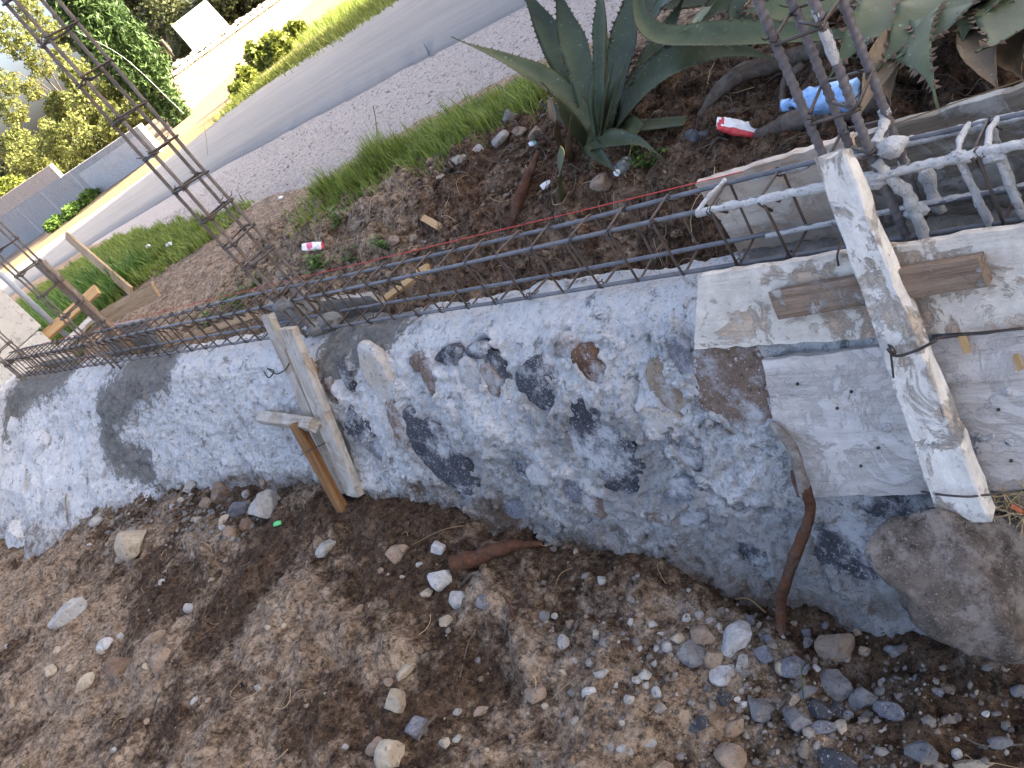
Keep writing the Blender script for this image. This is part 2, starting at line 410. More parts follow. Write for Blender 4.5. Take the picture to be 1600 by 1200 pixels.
def leaf_mat(name, c1, c2, rough=.55, transl=.25):
    mt, n, l, b = new_mat(name)
    a = attr(n, 'var'); col = ramp(n, l, a, [(0., c1), (.7, c2), (1., tuple(min(1, q * 1.25) for q in c2))])
    l.new(col, b.inputs['Base Color']); setb(b, rough, .3)
    tr = n.new('ShaderNodeBsdfTranslucent'); l.new(col, tr.inputs['Color'])
    mx = n.new('ShaderNodeMixShader'); mx.inputs[0].default_value = transl
    l.new(b.outputs[0], mx.inputs[1]); l.new(tr.outputs[0], mx.inputs[2]); l.new(mx.outputs[0], n['Material Output'].inputs[0])
    return mt
def agave_mat(name, c1, c2, brown=.12):
    mt, n, l, b = new_mat(name); v = coord(n, l)
    f = texn(n, l, v, 6, 7, .65, .4); col = ramp(n, l, f, [(.3, c1), (.7, c2)])
    st = ramp(n, l, texn(n, l, v, 11, 8, .75, .8), [(.64, 0.), (.74, brown * 4)]); col = mixc(n, l, st, col, (.20, .13, .05))
    sp = ramp(n, l, texn(n, l, v, 90, 2, .6), [(.68, 0.), (.74, .5)]); col = mixc(n, l, sp, col, (.35, .38, .33))
    l.new(col, b.inputs['Base Color']); setb(b, .55, .35); bump(n, l, b, f, .004, .7)
    return mt
def metal_mat(name, c1, c2, rust, amt, metal=.35, rough=.5, scale=22):
    mt, n, l, b = new_mat(name); v = coord(n, l)
    f = texn(n, l, v, scale, 7, .7); col = ramp(n, l, f, [(.3, c1), (.7, c2)])
    r_ = ramp(n, l, texn(n, l, v, scale * .8, 8, .75), [(.62 - amt * .3, 0.), (.75 - amt * .3, .9)]); col = mixc(n, l, r_, col, rust)
    l.new(col, b.inputs['Base Color']); setb(b, rough, .45, metal); bump(n, l, b, f, .001, .6)
    return mt
M = {}
M['soil'] = make_soil(); M['mortar'] = make_mortar(); M['asphalt'] = make_asphalt()
M['gravel'] = make_gravel('road_shoulder_gravel', (.20, .185, .18), (.36, .34, .335), 26)
M['sand'] = make_gravel('pale_sand', (.22, .155, .08), (.31, .225, .12), 14)
M['r_dark'] = rock_mat('dark_basalt', (.035, .037, .045), (.085, .088, .10), (.45, .46, .48), 7, dust=.22)
M['r_grey'] = rock_mat('grey_stone', (.13, .13, .14), (.27, .265, .27), None, 8)
M['r_blue'] = rock_mat('blue_grey_stone', (.13, .135, .16), (.26, .265, .30), (.5, .5, .52), 8)
M['r_pale'] = rock_mat('pale_stone', (.33, .315, .295), (.54, .52, .49), None, 8, dust=.35, dustc=(.30, .25, .20))
M['r_white'] = rock_mat('white_mortar_lump', (.48, .475, .47), (.70, .69, .68), None, 10, dust=.3, dustc=(.34, .29, .24))
M['r_cream'] = rock_mat('cream_stone', (.38, .32, .24), (.58, .50, .39), None, 8, dust=.3, dustc=(.30, .24, .18))
M['r_tan'] = rock_mat('tan_stone', (.24, .17, .12), (.42, .32, .24), None, 8)
M['r_brown'] = rock_mat('brown_stone', (.14, .085, .055), (.27, .185, .13), None, 8)
M['r_rust'] = rock_mat('rust_stone', (.11, .055, .03), (.24, .13, .07), None, 9)
for nm, c1, c2 in (('dark', (.035, .037, .046), (.095, .098, .115)), ('blue', (.12, .125, .145), (.25, .255, .29)), ('brown', (.15, .10, .075), (.28, .20, .15)), ('rust', (.10, .05, .03), (.25, .14, .08)), ('tan', (.26, .19, .13), (.42, .33, .24)), ('cream', (.44, .38, .31), (.62, .56, .48))):
    M['ws_' + nm] = rock_mat('wall_stone_' + nm, c1, c2, (.55, .56, .58), 6, dust=.44, dustc=(.56, .57, .59), dlo=.47, dhi=.60)
M['boulder'] = rock_mat('boulder_rock', (.040, .034, .029), (.22, .185, .16), (.34, .30, .27), 9, dust=.4, dustc=(.29, .265, .25), dlo=.48, dhi=.58)
M['pebble'] = rock_mat('pebble_mix', (.17, .16, .155), (.36, .345, .33), None, 14)
M['clod'] = rock_mat('soil_clod', (.07, .045, .03), (.19, .13, .085), None, 14, dust=.15, dustc=(.3, .23, .16))
M['w_pale'] = wood_mat('weathered_pale_wood', (.56, .49, .40), (.36, .30, .235), (.62, .61, .59), .5)
M['w_ply'] = wood_mat('whitish_plywood', (.70, .655, .615), (.53, .48, .44), (.74, .72, .70), .5, stain_lo=.46, grain=.6)
M['w_board'] = wood_mat('mortar_stained_board', (.70, .57, .44), (.50, .37, .27), (.82, .77, .68), .85, stain_lo=.42, grain=.7)
M['w_prop'] = wood_mat('mortar_caked_prop', (.70, .61, .52), (.50, .42, .34), (.86, .83, .77), .95, stain_lo=.43, wetc=(.42, .415, .40))
M['w_new'] = wood_mat('new_pine', (.60, .41, .21), (.46, .29, .14))
M['w_tan'] = wood_mat('tan_pine', (.52, .37, .23), (.36, .235, .13))
M['w_brown'] = wood_mat('brown_stake_wood', (.30, .165, .07), (.16, .08, .035))
M['w_dark'] = wood_mat('dark_cleat_wood', (.38, .285, .21), (.21, .145, .10), (.55, .53, .50), .7, stain_lo=.52)
M['w_grey'] = wood_mat('grey_weathered_wood', (.36, .32, .28), (.20, .17, .145), (.45, .44, .42), .4)
M['w_peach'] = wood_mat('peach_form_board', (.76, .60, .46), (.60, .44, .32), (.74, .70, .63), .5, grain=.7)
M['w_moss'] = wood_mat('dirty_form_board', (.36, .32, .26), (.20, .17, .13), (.52, .51, .48), .7, grain=.7, stain_lo=.48)
M['bar'] = metal_mat('steel_bar', (.09, .092, .10), (.20, .20, .215), (.13, .075, .045), .18, .25)
M['stirrup'] = metal_mat('wire_stirrup', (.06, .048, .042), (.13, .105, .09), (.14, .075, .04), .35, .3, .55)
M['col_bar'] = metal_mat('column_bar', (.10, .082, .072), (.25, .215, .195), (.19, .11, .06), .3, .3)
M['ribbed'] = metal_mat('ribbed_bar', (.11, .10, .105), (.20, .185, .19), (.16, .10, .075), .25, .25, .6)
M['wire'] = metal_mat('tie_wire', (.03, .026, .024), (.07, .06, .055), (.10, .05, .03), .2)
M['crust'] = rock_mat('mortar_crust', (.66, .65, .63), (.84, .83, .81), None, 10, dust=.1)
M['wetcrust'] = rock_mat('grey_mortar_crust', (.22, .22, .215), (.36, .355, .34), None, 16, dust=.2)
M['agave'] = agave_mat('agave_green', (.026, .034, .016), (.078, .092, .045))
M['agave2'] = agave_mat('agave_olive', (.045, .056, .025), (.115, .132, .062), .3)
M['agave3'] = agave_mat('agave_pale', (.052, .070, .040), (.115, .146, .086), .15)
M['agave_dead'] = agave_mat('agave_dead_leaf', (.075, .050, .028), (.26, .185, .11), .1)
M['agave_cut'] = plain_mat('agave_cut_face', (.45, .33, .10), .7, .3)
M['tooth'] = plain_mat('agave_tooth', (.10, .06, .035), .6)
M['root'] = rock_mat('dead_branch', (.10, .075, .055), (.24, .19, .15), None, 12)
M['root_red'] = rock_mat('reddish_root', (.07, .035, .022), (.20, .085, .045), None, 12, dust=.12)
M['grass'] = leaf_mat('grass_blades', (.055, .09, .016), (.24, .30, .06), .5, .35)
M['grass_y'] = leaf_mat('sunny_grass', (.08, .11, .018), (.21, .24, .045), .5, .3)
M['weed'] = leaf_mat('weed_leaves', (.05, .10, .022), (.15, .25, .05), .5, .3)
M['straw'] = leaf_mat('straw', (.18, .12, .06), (.50, .38, .22), .7, .05)
M['fol_dark'] = leaf_mat('cypress_foliage', (.02, .045, .015), (.065, .115, .03), .6, .2)
M['fol_olive'] = leaf_mat('olive_foliage', (.022, .032, .012), (.10, .115, .045), .6, .3)
M['fol_yel'] = leaf_mat('yellowish_foliage', (.07, .09, .025), (.22, .235, .07), .6, .4)
M['bark'] = rock_mat('bark', (.05, .038, .028), (.13, .10, .075), None, 5)
M['block'] = rock_mat('grey_block_wall', (.32, .32, .32), (.42, .415, .41), None, 1.6, dust=.1)
M['block_l'] = rock_mat('pale_block_wall', (.50, .49, .48), (.58, .57, .56), None, 1.6, dust=.1)
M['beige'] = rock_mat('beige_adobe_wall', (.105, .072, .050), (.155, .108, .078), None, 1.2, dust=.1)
M['coping'] = rock_mat('coping_stone', (.24, .20, .17), (.42, .36, .31), None, 2.)
M['white_sign'] = plain_mat('white_sign_sheet', (.85, .85, .85), .5, .4, var=.03)
M['post_paint'] = plain_mat('pale_painted_post', (.62, .60, .56), .5)
M['concrete'] = rock_mat('pale_concrete', (.55, .53, .49), (.66, .64, .60), None, 2.2, dust=.1)
M['plaster'] = rock_mat('shade_block_plaster', (.50, .45, .38), (.60, .55, .47), None, .8, dust=.1)  # surface of the unseen block added for shade
M['pipe'] = plain_mat('grey_pipe', (.34, .37, .43), .4, .5, .4, .15)
M['string'] = plain_mat('red_string', (.55, .06, .05), .7)
M['blue_pl'] = plain_mat('blue_plastic', (.20, .36, .62), .2, .6, var=.4, scale=60)
M['clear_pl'] = plain_mat('grey_clear_plastic', (.30, .33, .35), .2, .6, trans=.5)
M['white_pl'] = plain_mat('white_plastic', (.80, .81, .83), .35, .5, var=.05)
M['red_pl'] = plain_mat('red_print', (.55, .05, .06), .35, .5)
M['pink_pl'] = plain_mat('pink_print', (.75, .13, .30), .35, .5)
M['green_pl'] = plain_mat('green_scrap', (.10, .55, .20), .35, .5)
M['teal_pl'] = plain_mat('teal_print', (.20, .50, .45), .35, .5)

# ================================================================== SETTING
def axis(stops):
    out = [stops[0][0]]
    for (a, sa), (b, sb) in zip(stops[:-1], stops[1:]):
        p = a
        while p < b - 1e-6:
            u = (p - a) / (b - a); p += sa + (sb - sa) * u; out.append(min(p, b))
    return np.unique(np.round(np.array(out), 5))
gx = axis([(-190, 8), (-60, 1.5), (-25, .4), (-9, .045), (-5, .02), (-2, .0085), (0, .008), (.4, .1), (3, 1), (40, 8)])
gy = axis([(-40, 8), (-5, 1.), (-1.2, .05), (-.6, .011), (.3, .008), (1.25, .008), (1.3, .03), (1.45, .03), (1.5, .010), (2.6, .012), (3.4, .03), (6, .2), (16, .6), (60, 3), (160, 12)])
GX, GY = np.meshgrid(gx, gy, indexing='ij')
GZ = ground(GX, GY)
def line_y(pts, x):
    p = sorted([(q[0], q[1]) for q in pts]); return np.interp(x, [q[0] for q in p], [q[1] for q in p])
nr = [hg_back(*p)[:2].tolist() + [0] for p in [(165, 368), (330, 272), (500, 180), (640, 105), (800, 22)]]
nr = [[nr[0][0] - 14, nr[0][1] - 1.8, 0], [nr[0][0] - 5, nr[0][1] - .7, 0]] + nr + [[1.5, nr[-1][1] + .9, 0], [14, nr[-1][1] + 2.4, 0]]
sh = [hg_back(*p)[:2].tolist() + [0] for p in [(330, 345), (480, 292), (640, 200), (800, 120), (870, 85)]]
shl = [hg_back(*p)[:2].tolist() + [0] for p in [(60, 402), (165, 374), (250, 360)]]
sh = [[shl[0][0] - 8, shl[0][1] - .8, 0]] + shl + sh + [[1.0, sh[-1][1] + .35, 0], [14, sh[-1][1] + 1.6, 0]]
def soil_attrs(X, Y):
    X = np.asarray(X, float); Y = np.asarray(Y, float); front = sst(1.5, 1.2, Y); dp = dry_patch(X, Y)
    dry = .26 + .42 * sst(.85, .15, Y) * sst(-.8, -2.4, X) + .14 * sst(.6, .2, Y) + .35 * sst(-3.2, -4.2, X) * sst(1.3, 1.6, Y) + .5 * sst(2.7, 3.4, Y) + .9 * sst(6, 9, Y)  # left foreground: dry tan soil, also paled to stand for warm light there
    dry = dry + front * 1.15 * dp + (1 - front) * .5 * fbm(X * 2.3, Y * 2.3, s=41, o=4) + .45 * sst(-2.1, -3.0, X) * sst(1.6, 1.9, Y)
    dry = dry - .25 * front * np.exp(-((Y - 1.0) / .2) ** 2)
    dust = .55 * np.exp(-((X + 1.15) / .55) ** 2 - ((Y - .86) / .16) ** 2) + .5 * sst(-4.2, -5.2, X) * np.exp(-((Y - .8) / .3) ** 2) + .25 * np.exp(-((Y - 1.0) / .12) ** 2) * sst(-2.9, -3.4, X) * sst(1.3, 1.1, Y)
    dust = dust + .5 * np.exp(-((X + 1.55) / .16) ** 2 - ((Y - .70) / .10) ** 2)
    red = .75 * sst(1.6, 1.9, Y) * sst(2.9, 2.3, Y) * sst(-3.1, -2.3, X)
    wob = .25 * fbm(X * 2.2, Y * 2.2, s=151, o=4)
    gv = sst(-.18, .12, Y + wob - line_y(sh, X)) * sst(.5, .1, Y - line_y(nr, X))
    return {'dry': dry, 'dust': dust, 'red': red, 'gravel': gv}
g_o = obj('ground', np.stack([GX, GY, GZ], -1).reshape(-1, 3), grid_faces(len(gx), len(gy)), M['soil'], attrs=soil_attrs(GX, GY))
tag(g_o, 'dug brown soil and open ground around the foundation wall', 'soil', kind='structure')

def strip(name, near, far, mat, off, n=60, m_=8, label=None):
    """a sheet lying on the ground between two polylines of ground points"""
    A = spline(near, n); B = spline(far, n); V = []; us_ = [0, .008] + [.008 + .984 * (q + 1) / (m_ - 3) for q in range(m_ - 3)] + [1.]
    for k in range(n):
        for q in range(m_):
            p = A[k] + (B[k] - A[k]) * us_[q]
            wob = .05 * float(noise(np.array([k * .9]), np.array([(q > 4) * 7.]), s=hash(name) % 50)[0]) if q in (0, 1, m_ - 2, m_ - 1) else 0
            V.append((p[0], p[1] + wob, 0))
    V = np.array(V); V[:, 2] = ground(V[:, 0], V[:, 1]) + off; qq = np.arange(len(V)) % m_; V[(qq == 0) | (qq == m_ - 1), 2] -= off + .03
    return tag(obj(name, V, grid_faces(n, m_), mat), label, kind='structure')
fr = [hg_back(*p)[:2].tolist() + [0] for p in [(255, 255), (370, 165), (490, 85), (620, 0)]]
fr = [[fr[0][0] - 16, fr[0][1] - 2.5, 0]] + fr + [[-4, fr[-1][1] + 1.0, 0], [14, fr[-1][1] + 3.2, 0]]
strip('road', nr, fr, M['asphalt'], .022, 90, 10, 'grey asphalt village road crossing the top of the view')
vr = [[p[0], p[1] - .15, 0] for p in fr]
sf = [[p[0] - 2 - 2.0 * i, p[1] + 3.0 + 1.2 * i, 0] for i, p in enumerate(fr)]
strip('sandy_verge', vr, sf, M['sand'], .010, 60, 10, 'sunlit pale sandy strip on the far side of the road')

# ------------------------------------------------------------------ the foundation wall
prof = [(1.50, -.55), (1.495, -.30), (1.49, -.03), (1.46, -.004), (1.37, .0), (1.30, -.018), (1.258, -.045), (1.232, -.085)]
zz = np.linspace(-.13, -1.0, 40); prof += [(1.24 + .357 * (z + .04), z) for z in zz]
prof = np.array(prof); seg = np.r_[0, np.cumsum(np.linalg.norm(np.diff(prof, axis=0), axis=1))]
sv = np.unique(np.r_[np.linspace(0, .5, 8), np.linspace(.5, seg[-1] - .12, 190), seg[-1]])
py_ = np.interp(sv, seg, prof[:, 0]); pz_ = np.interp(sv, seg, prof[:, 1])
wx = axis([(-6.95, .022), (-5, .015), (-2, .0068), (-.3, .0068), (.3, .03)])
WX, WS = np.meshgrid(wx, sv, indexing='ij'); WY = np.broadcast_to(py_, WX.shape).copy(); WZ = np.broadcast_to(pz_, WX.shape).copy()
fl = sst(-4.3, -6.0, WX); low = np.clip(-WZ - .06, 0, 1) / .6
WY -= fl * .55 * low ** 1.25 * (WS > .75)
WY -= .05 * sst(-3.2, -2.2, WX) * sst(-1.0, -1.8, WX) * sst(.08, .35, low) * (WS > .75) * .6
ny = -np.gradient(WZ, axis=1); nz = np.gradient(WY, axis=1); nl = np.hypot(ny, nz); ny, nz = -ny / nl, -nz / nl
sgn = np.where(ny[:, -20:].mean() < 0, 1, -1); ny *= sgn; nz *= sgn
back = (WS < .55)
d = .026 * fbm(WX * 2.6, WS * 3.2, s=61, o=3) + .022 * fbm(WX * 8, WS * 8, s=67, o=3)
rid = 1 - np.abs(fbm(WX * 13, WS * 15, s=71, o=4)); d += .026 * (rid - .75)
d += .013 * fbm(WX * 38, WS * 38, s=77, o=3) + .005 * noise(WX * 85, WS * 85, s=79)
d *= np.where(WS < .75, .55, 1.); face_ = WS > .72
# vertical drag marks on the smooth left stretch
d += fl * face_ * (.045 * fbm(WX * 4, WS * 5, s=161, o=4))
left = sst(-2.9, -3.3, WX); d = d * (1 - .1 * left) + left * .014 * fbm(WX * 22, WS * 3, s=81, o=3)
def seg_dist(X, Z, pts):
    D = np.full(X.shape, 9.)
    for a, b in zip(pts[:-1], pts[1:]):
        ab = np.subtract(b, a); t = np.clip(((X - a[0]) * ab[0] + (Z - a[1]) * ab[1]) / (ab @ ab), 0, 1)
        D = np.minimum(D, np.hypot(X - a[0] - t * ab[0], Z - a[1] - t * ab[1]))
    return D
def face_line(pp): return [tuple(hf(*p)[[0, 2]]) for p in pp]
face = WS > .72
for pp, wd, dp in [([(1042, 715), (1075, 740), (1110, 763), (1165, 790), (1220, 800)], .006, .03), ([(985, 600), (993, 640), (1000, 665), (1045, 715)], .006, .022),
                   ([(975, 690), (1020, 692), (1040, 690)], .007, .016), ([(735, 790), (742, 800)], .012, .03), ([(860, 560), (925, 515)], .008, .014), ([(650, 690), (720, 760), (750, 790)], .006, .014),
                   ([(60, 650), (100, 690), (150, 745)], .010, .02), ([(20, 640), (90, 720), (120, 760)], .012, .028), ([(10, 720), (60, 800), (45, 860)], .012, .025), ([(1275, 855), (1300, 930)], .006, .016)]:
    wob = .012 * fbm(WX * 20, WZ * 20, s=91, o=2)
    Dd = seg_dist(WX + wob, WZ + wob, face_line(pp)); d -= dp * np.exp(-(Dd / wd) ** 2) * face
WALL_STONES = [
    (945, 690, 105, 120, 'r_dark', .6, .012), (975, 745, 60, 50, 'r_dark', .2, .008), (690, 700, 75, 120, 'r_dark', .7, .010), (725, 745, 55, 60, 'r_dark', .4, .008),
    (560, 660, 55, 45, 'r_dark', .3, .010), (845, 605, 70, 75, 'r_dark', .5, .008), (775, 582, 34, 52, 'r_dark', .3, .008), (700, 560, 56, 22, 'r_dark', .1, .010), (742, 551, 40, 18, 'r_dark', 0, .008),
    (541, 592, 22, 42, 'r_dark', 0, .008), (1078, 702, 36, 52, 'r_dark', .4, .008), (1060, 768, 80, 34, 'r_blue', .3, .006), (820, 725, 40, 38, 'r_dark', 0, .004),
    (1330, 850, 110, 90, 'r_dark', .2, .010), (1405, 795, 110, 50, 'r_dark', 0, .012), (1180, 860, 60, 45, 'r_dark', .4, .004), (1090, 800, 60, 25, 'r_blue', .4, .005), (900, 760, 45, 35, 'r_blue', .2, .004),
    (920, 570, 44, 48, 'r_rust', .3, .014), (1042, 612, 54, 72, 'r_tan', .2, .012), (1030, 655, 60, 40, 'r_cream', .1, .006), (1150, 608, 115, 120, 'r_brown', .3, .012), (592, 592, 46, 82, 'r_cream', .2, .022),
    (737, 588, 34, 46, 'r_white', .1, .020), (768, 596, 32, 42, 'r_brown', .2, .014), (672, 592, 28, 52, 'r_brown', -.3, .012), (628, 655, 36, 52, 'r_brown', .1, .010), (650, 572, 44, 22, 'r_brown', .1, .008),
    (933, 778, 40, 40, 'r_brown', .2, .008), (850, 731, 40, 30, 'r_white', .2, .020), (880, 545, 34, 28, 'r_brown', .2, .008), (1068, 560, 34, 60, 'r_blue', .3, .004), (520, 610, 24, 40, 'r_brown', 0, .006),
    (1215, 785, 34, 26, 'r_tan', 0, .004), (1035, 800, 40, 22, 'r_brown', .1, .004), (660, 800, 50, 24, 'r_grey', .2, .004), (590, 700, 30, 44, 'r_blue', .2, .004), (800, 790, 60, 30, 'r_blue', .1, .004)]
SM = {'r_dark': 'ws_dark', 'r_blue': 'ws_blue', 'r_brown': 'ws_brown', 'r_rust': 'ws_rust', 'r_tan': 'ws_tan', 'r_cream': 'ws_cream', 'r_white': 'r_white', 'r_grey': 'ws_blue'}
SOCK = []; smear = np.zeros_like(WX)
for k, a in enumerate(WALL_STONES):
    P = hf(a[0], a[1]); ra = px2m(P, a[2]) * .52; rb = px2m(P, a[3]) * .56; an = a[5]
    u = WX - P[0]; v = (WZ - P[2]) * 1.062; uu = u * math.cos(an) + v * math.sin(an); vv_ = -u * math.sin(an) + v * math.cos(an)
    e = np.hypot(uu / ra, vv_ / rb); nearm = (e < 2.2) & face
    e = e + .55 * fbm(WX * 16 + k, WZ * 16, s=100 + k, o=4, g=.6)
    mask = sst(1.12, .80, e) * nearm
    inner = (np.hypot(uu / ra, vv_ / rb) < 1) & face
    d0 = float(d[inner].mean()) if inner.any() else 0.
    rec = .010 if a[6] < .02 else .004
    d = d * (1 - mask) + mask * (d0 - rec - .012)
    d = d + .006 * np.exp(-((e - 1.12) / .16) ** 2) * nearm
    if a[4] in ('r_dark', 'r_blue', 'r_grey'): smear = np.maximum(smear, .40 * np.exp(-(np.hypot(uu / ra, vv_ / rb) / 1.75) ** 2))
    SOCK.append((P, ra, rb, an, d0 + a[6] - .012))
WY += ny * d; WZ += nz * d
wet = np.zeros_like(WX)
for pp, r in [([(235, 585), (205, 600), (172, 640), (190, 690), (235, 720)], .16), ([(75, 590), (40, 605), (20, 640)], .16), ([(600, 512), (575, 540), (545, 560)], .08)]:
    wet = np.maximum(wet, 1.1 - .75 * seg_dist(WX, WZ, face_line(pp)) / r)
wet = np.maximum(wet, np.exp(-(((WX + 2.55) / .14) ** 2)) * (WY > 1.2) * (WZ > -.09) * 1.0)
wet = np.maximum(wet, sst(-1.15, -.95, WX) * sst(1.25, 1.30, WY) * (WZ > -.12) * .9)
grey = .22 * sst(-.42, -.62, WZ) + .38 * sst(-1.6, -.9, WX) * sst(-.42, -.6, WZ) + .35 * fl * sst(-.15, -.45, WZ) + .15 * sst(-3.2, -2.9, WX) * face
grey += smear
grey += .42 * sst(-3.0, -2.6, WX) * sst(-.10, -.30, WZ) * (.5 + .9 * fbm(WX * 5, WZ * 5, s=133, o=4)) * face
gz = ground_base(WX, np.minimum(WY, 1.15))
soil_ = sst(.22, -.02, WZ - gz) * .85 * (.75 + .6 * fbm(WX * 4, WZ * 9, s=137, o=3))
wall = empty('stone_wall', (-2.5, 1.3, -.6), 'long sloping rubble stone foundation wall daubed with white lime mortar', 'stone wall')
obj('mortar', np.stack([WX, WY, WZ], -1).reshape(-1, 3), grid_faces(len(wx), len(sv))[:, ::-1], M['mortar'], wall, attrs={'wet': wet, 'grey': grey, 'soil': soil_})


for k, (a, (P, ra, rb, an, off)) in enumerate(zip(WALL_STONES, SOCK)):
    V = rock_verts(4, 900 + k * 31, 6, .10, .7, .95); V[:, 2] = np.where(V[:, 2] > .35, .35 + (V[:, 2] - .35) * .18, V[:, 2])
    V[:, 2] += .10 * fbm(V[:, 0] * 2.2 + k, V[:, 1] * 2.2, s=k, o=4, g=.6) * (V[:, 2] > 0)
    V = V * np.array([ra * 1.42, rb * 1.42, .05]); V[:, 2] -= .35 * .05
    c_, s_ = math.cos(an), math.sin(an); V = V @ np.array([[c_, s_, 0], [-s_, c_, 0], [0, 0, 1]])
    B = np.array([[1, 0, 0], [0, .357 / 1.0618, 1 / 1.0618], [0, FN[1], FN[2]]])
    bul = -.05 * .6 * float(sst(-3.2, -2.2, P[0]) * sst(-1.0, -1.8, P[0]) * sst(.08, .35, (-P[2] - .06) / .6))
    obj('stone', V @ B + P + FN * off + np.array([0, bul, 0]), ICO[4][1], M[SM[a[4]]], wall)

rc = np.random.default_rng(99); Vc = []; Fc = []; ij = []; cc_ = 0; base_l = [rock_verts(1, 700 + q, 4, .2, .6, .9) for q in range(8)]
ii = rc.integers(5, len(wx) - 5, 9000); jj = rc.integers(40, len(sv) - 30, 9000); cm = fbm(WX[ii, jj] * 6, WZ[ii, jj] * 6, s=171, o=3)
for i_, j_, c_ in zip(ii, jj, cm):
    if c_ < -.05 or wet[i_, j_] > .4: continue
    s_ = min(.016, rc.lognormal(-5.4, .5)); Vc.append(base_l[(i_ + j_) % 8] @ np.linalg.qr(rc.normal(size=(3, 3)))[0] * s_ + np.array([WX[i_, j_], WY[i_, j_], WZ[i_, j_]])); Fc.append(ICO[1][1] + cc_); cc_ += len(base_l[0]); ij.append((i_, j_))
nV = np.concatenate(Vc); tag(obj('mortar_crumbs', nV, np.concatenate(Fc), M['mortar'], wall, False, attrs={k_: np.repeat([a_[q] for q in ij], len(base_l[0])) for k_, a_ in (('wet', wet), ('grey', grey), ('soil', soil_))}), kind='stuff')

# the pale cross wall closing the far end, with its pipe
cw = empty('concrete_cross_wall', (-7.0, 1.1, -.5), 'smooth pale concrete wall end at the far left end of the foundation', 'wall')
def box(name, lo, hi, mat, parent=None, bev=.006, sub=True):
    bm = bmesh.new(); bmesh.ops.create_cube(bm, size=1.0)
    lo = np.array(lo, float); hi = np.array(hi, float)
    for v in bm.verts: v.co = Vector([lo[i] + (v.co[i] + .5) * (hi[i] - lo[i]) for i in range(3)])
    if bev: bmesh.ops.bevel(bm, geom=list(bm.edges), offset=bev, segments=2, affect='EDGES')
    V = [v.co[:] for v in bm.verts]; F = [[v.index for v in f.verts] for f in bm.faces]; bm.free()
    return obj(name, V, F, mat, parent, False)
box('upper_slab', (-7.12, .5, .115), (-6.93, 1.84, 1.05), M['concrete'], cw, .008)
box('lower_slab', (-7.12, .3, -.9), (-6.90, 1.80, .11), M['concrete'], cw, .010)
o = obj('conduit_pipe', *tube([(-7.0, 1.93, -.35), (-7.0, 1.93, .3), (-7.0, 1.93, 1.2)], .022, 10), M['pipe'])
tag(o, 'grey pipe standing upright beside the pale concrete wall end', 'pipe')
for q in (.02,):
    V, F = tube([(-6.98, 1.93, q - .012), (-6.98, 1.93, q + .012)], .036, 10); obj('clamp', V, F, M['pipe'], o)

# unseen block added at the right, outside the view, to shade the building plot
hs = empty('shade_block', (8, 9, -.3), 'plain plastered block added beside the plot to throw shade, out of view', 'shade block')
box('wall', (4.5, 4.9, -1.0), (12, 33, 10.8), M['plaster'], hs, .05)  # body of the added block, sized so its shade reaches across the road
box('shade_block_cap', (4.3, 4.75, 10.85), (12.3, 33.3, 11.1), M['concrete'], hs, .03)

# ================================================================== STEEL
def copy_child(src, parent, mw):
    c = src.copy(); C.objects.link(c); c.parent = parent
    c.matrix_parent_inverse = Matrix.Translation(parent.location).inverted(); c.matrix_basis = mw; return c
def stirrup_mesh(w, h, r, rad=.012, hook=.05):
    """rectangular wire loop in the local yz plane, with two hooked tails"""
    cs = [(-w / 2, -h / 2), (w / 2, -h / 2), (w / 2, h / 2), (-w / 2, h / 2)]; P = []
    P.append((.004, -w / 2 + hook * .8, h / 2 - hook * .75)); P.append((.004, -w / 2 + rad, h / 2 - rad))
    for k in range(4):
        y, z = cs[k]; yp, zp = cs[k - 1]; yn, zn = cs[(k + 1) % 4]
        a = np.array([y, z]) + rad * np.array([np.sign(yp - y), np.sign(zp - z)]); b = np.array([y, z]) + rad * np.array([np.sign(yn - y), np.sign(zn - z)])
        md = (a + b) / 2 * .35 + np.array([y, z]) * .65
        for q in (a, md, b): P.append((-.002 + .0015 * k, *q))
    y, z = cs[0]
    P = P[:2] + P[11:14] + P[2:11] + [(.008, -w / 2, h / 2 - rad), (.008, -w / 2 + rad * .4, h / 2 - rad * .4), (.008, -w / 2 + hook * .6, h / 2 - hook * .9)]
    # order: top-left corner, then down the left side and round
    V, F = tube(P, r, 5); return V, F
def loop_pts(w, h, rad):
    return None
def stirrup_between(name, y0, y1, z0, z1, r, mat, parent):
    w, h = y1 - y0, z1 - z0; rad = .010; P = []
    P.append((.006, y0 + .045, z1 - .04)); P.append((.006, y0 + .006, z1 - .004))
    for (cy, cz), (ay, az), (by, bz) in (((y0, z1), (1, 0), (0, -1)), ((y0, z0), (0, 1), (1, 0)), ((y1, z0), (-1, 0), (0, 1)), ((y1, z1), (0, -1), (-1, 0))):
        P.append((0.002, cy + ay * rad, cz + az * rad)); P.append((0.0, cy + (ay + by) * rad * .3, cz + (az + bz) * rad * .3)); P.append((0, cy + by * rad, cz + bz * rad))
    P.append((-.006, y0 + .012, z1)); P.append((-.008, y0 - .004, z1 - .006)); P.append((-.010, y0 + .03, z1 - .05))
    V, F = tube(P, r, 5)
    me = mesh_from(name, V, F, mat); return me
def child_mesh(name, me, parent, mw):
    o = bpy.data.objects.new(name, me); C.objects.link(o); o.parent = parent
    o.matrix_parent_inverse = Matrix.Translation(parent.location).inverted(); o.matrix_basis = mw; return o
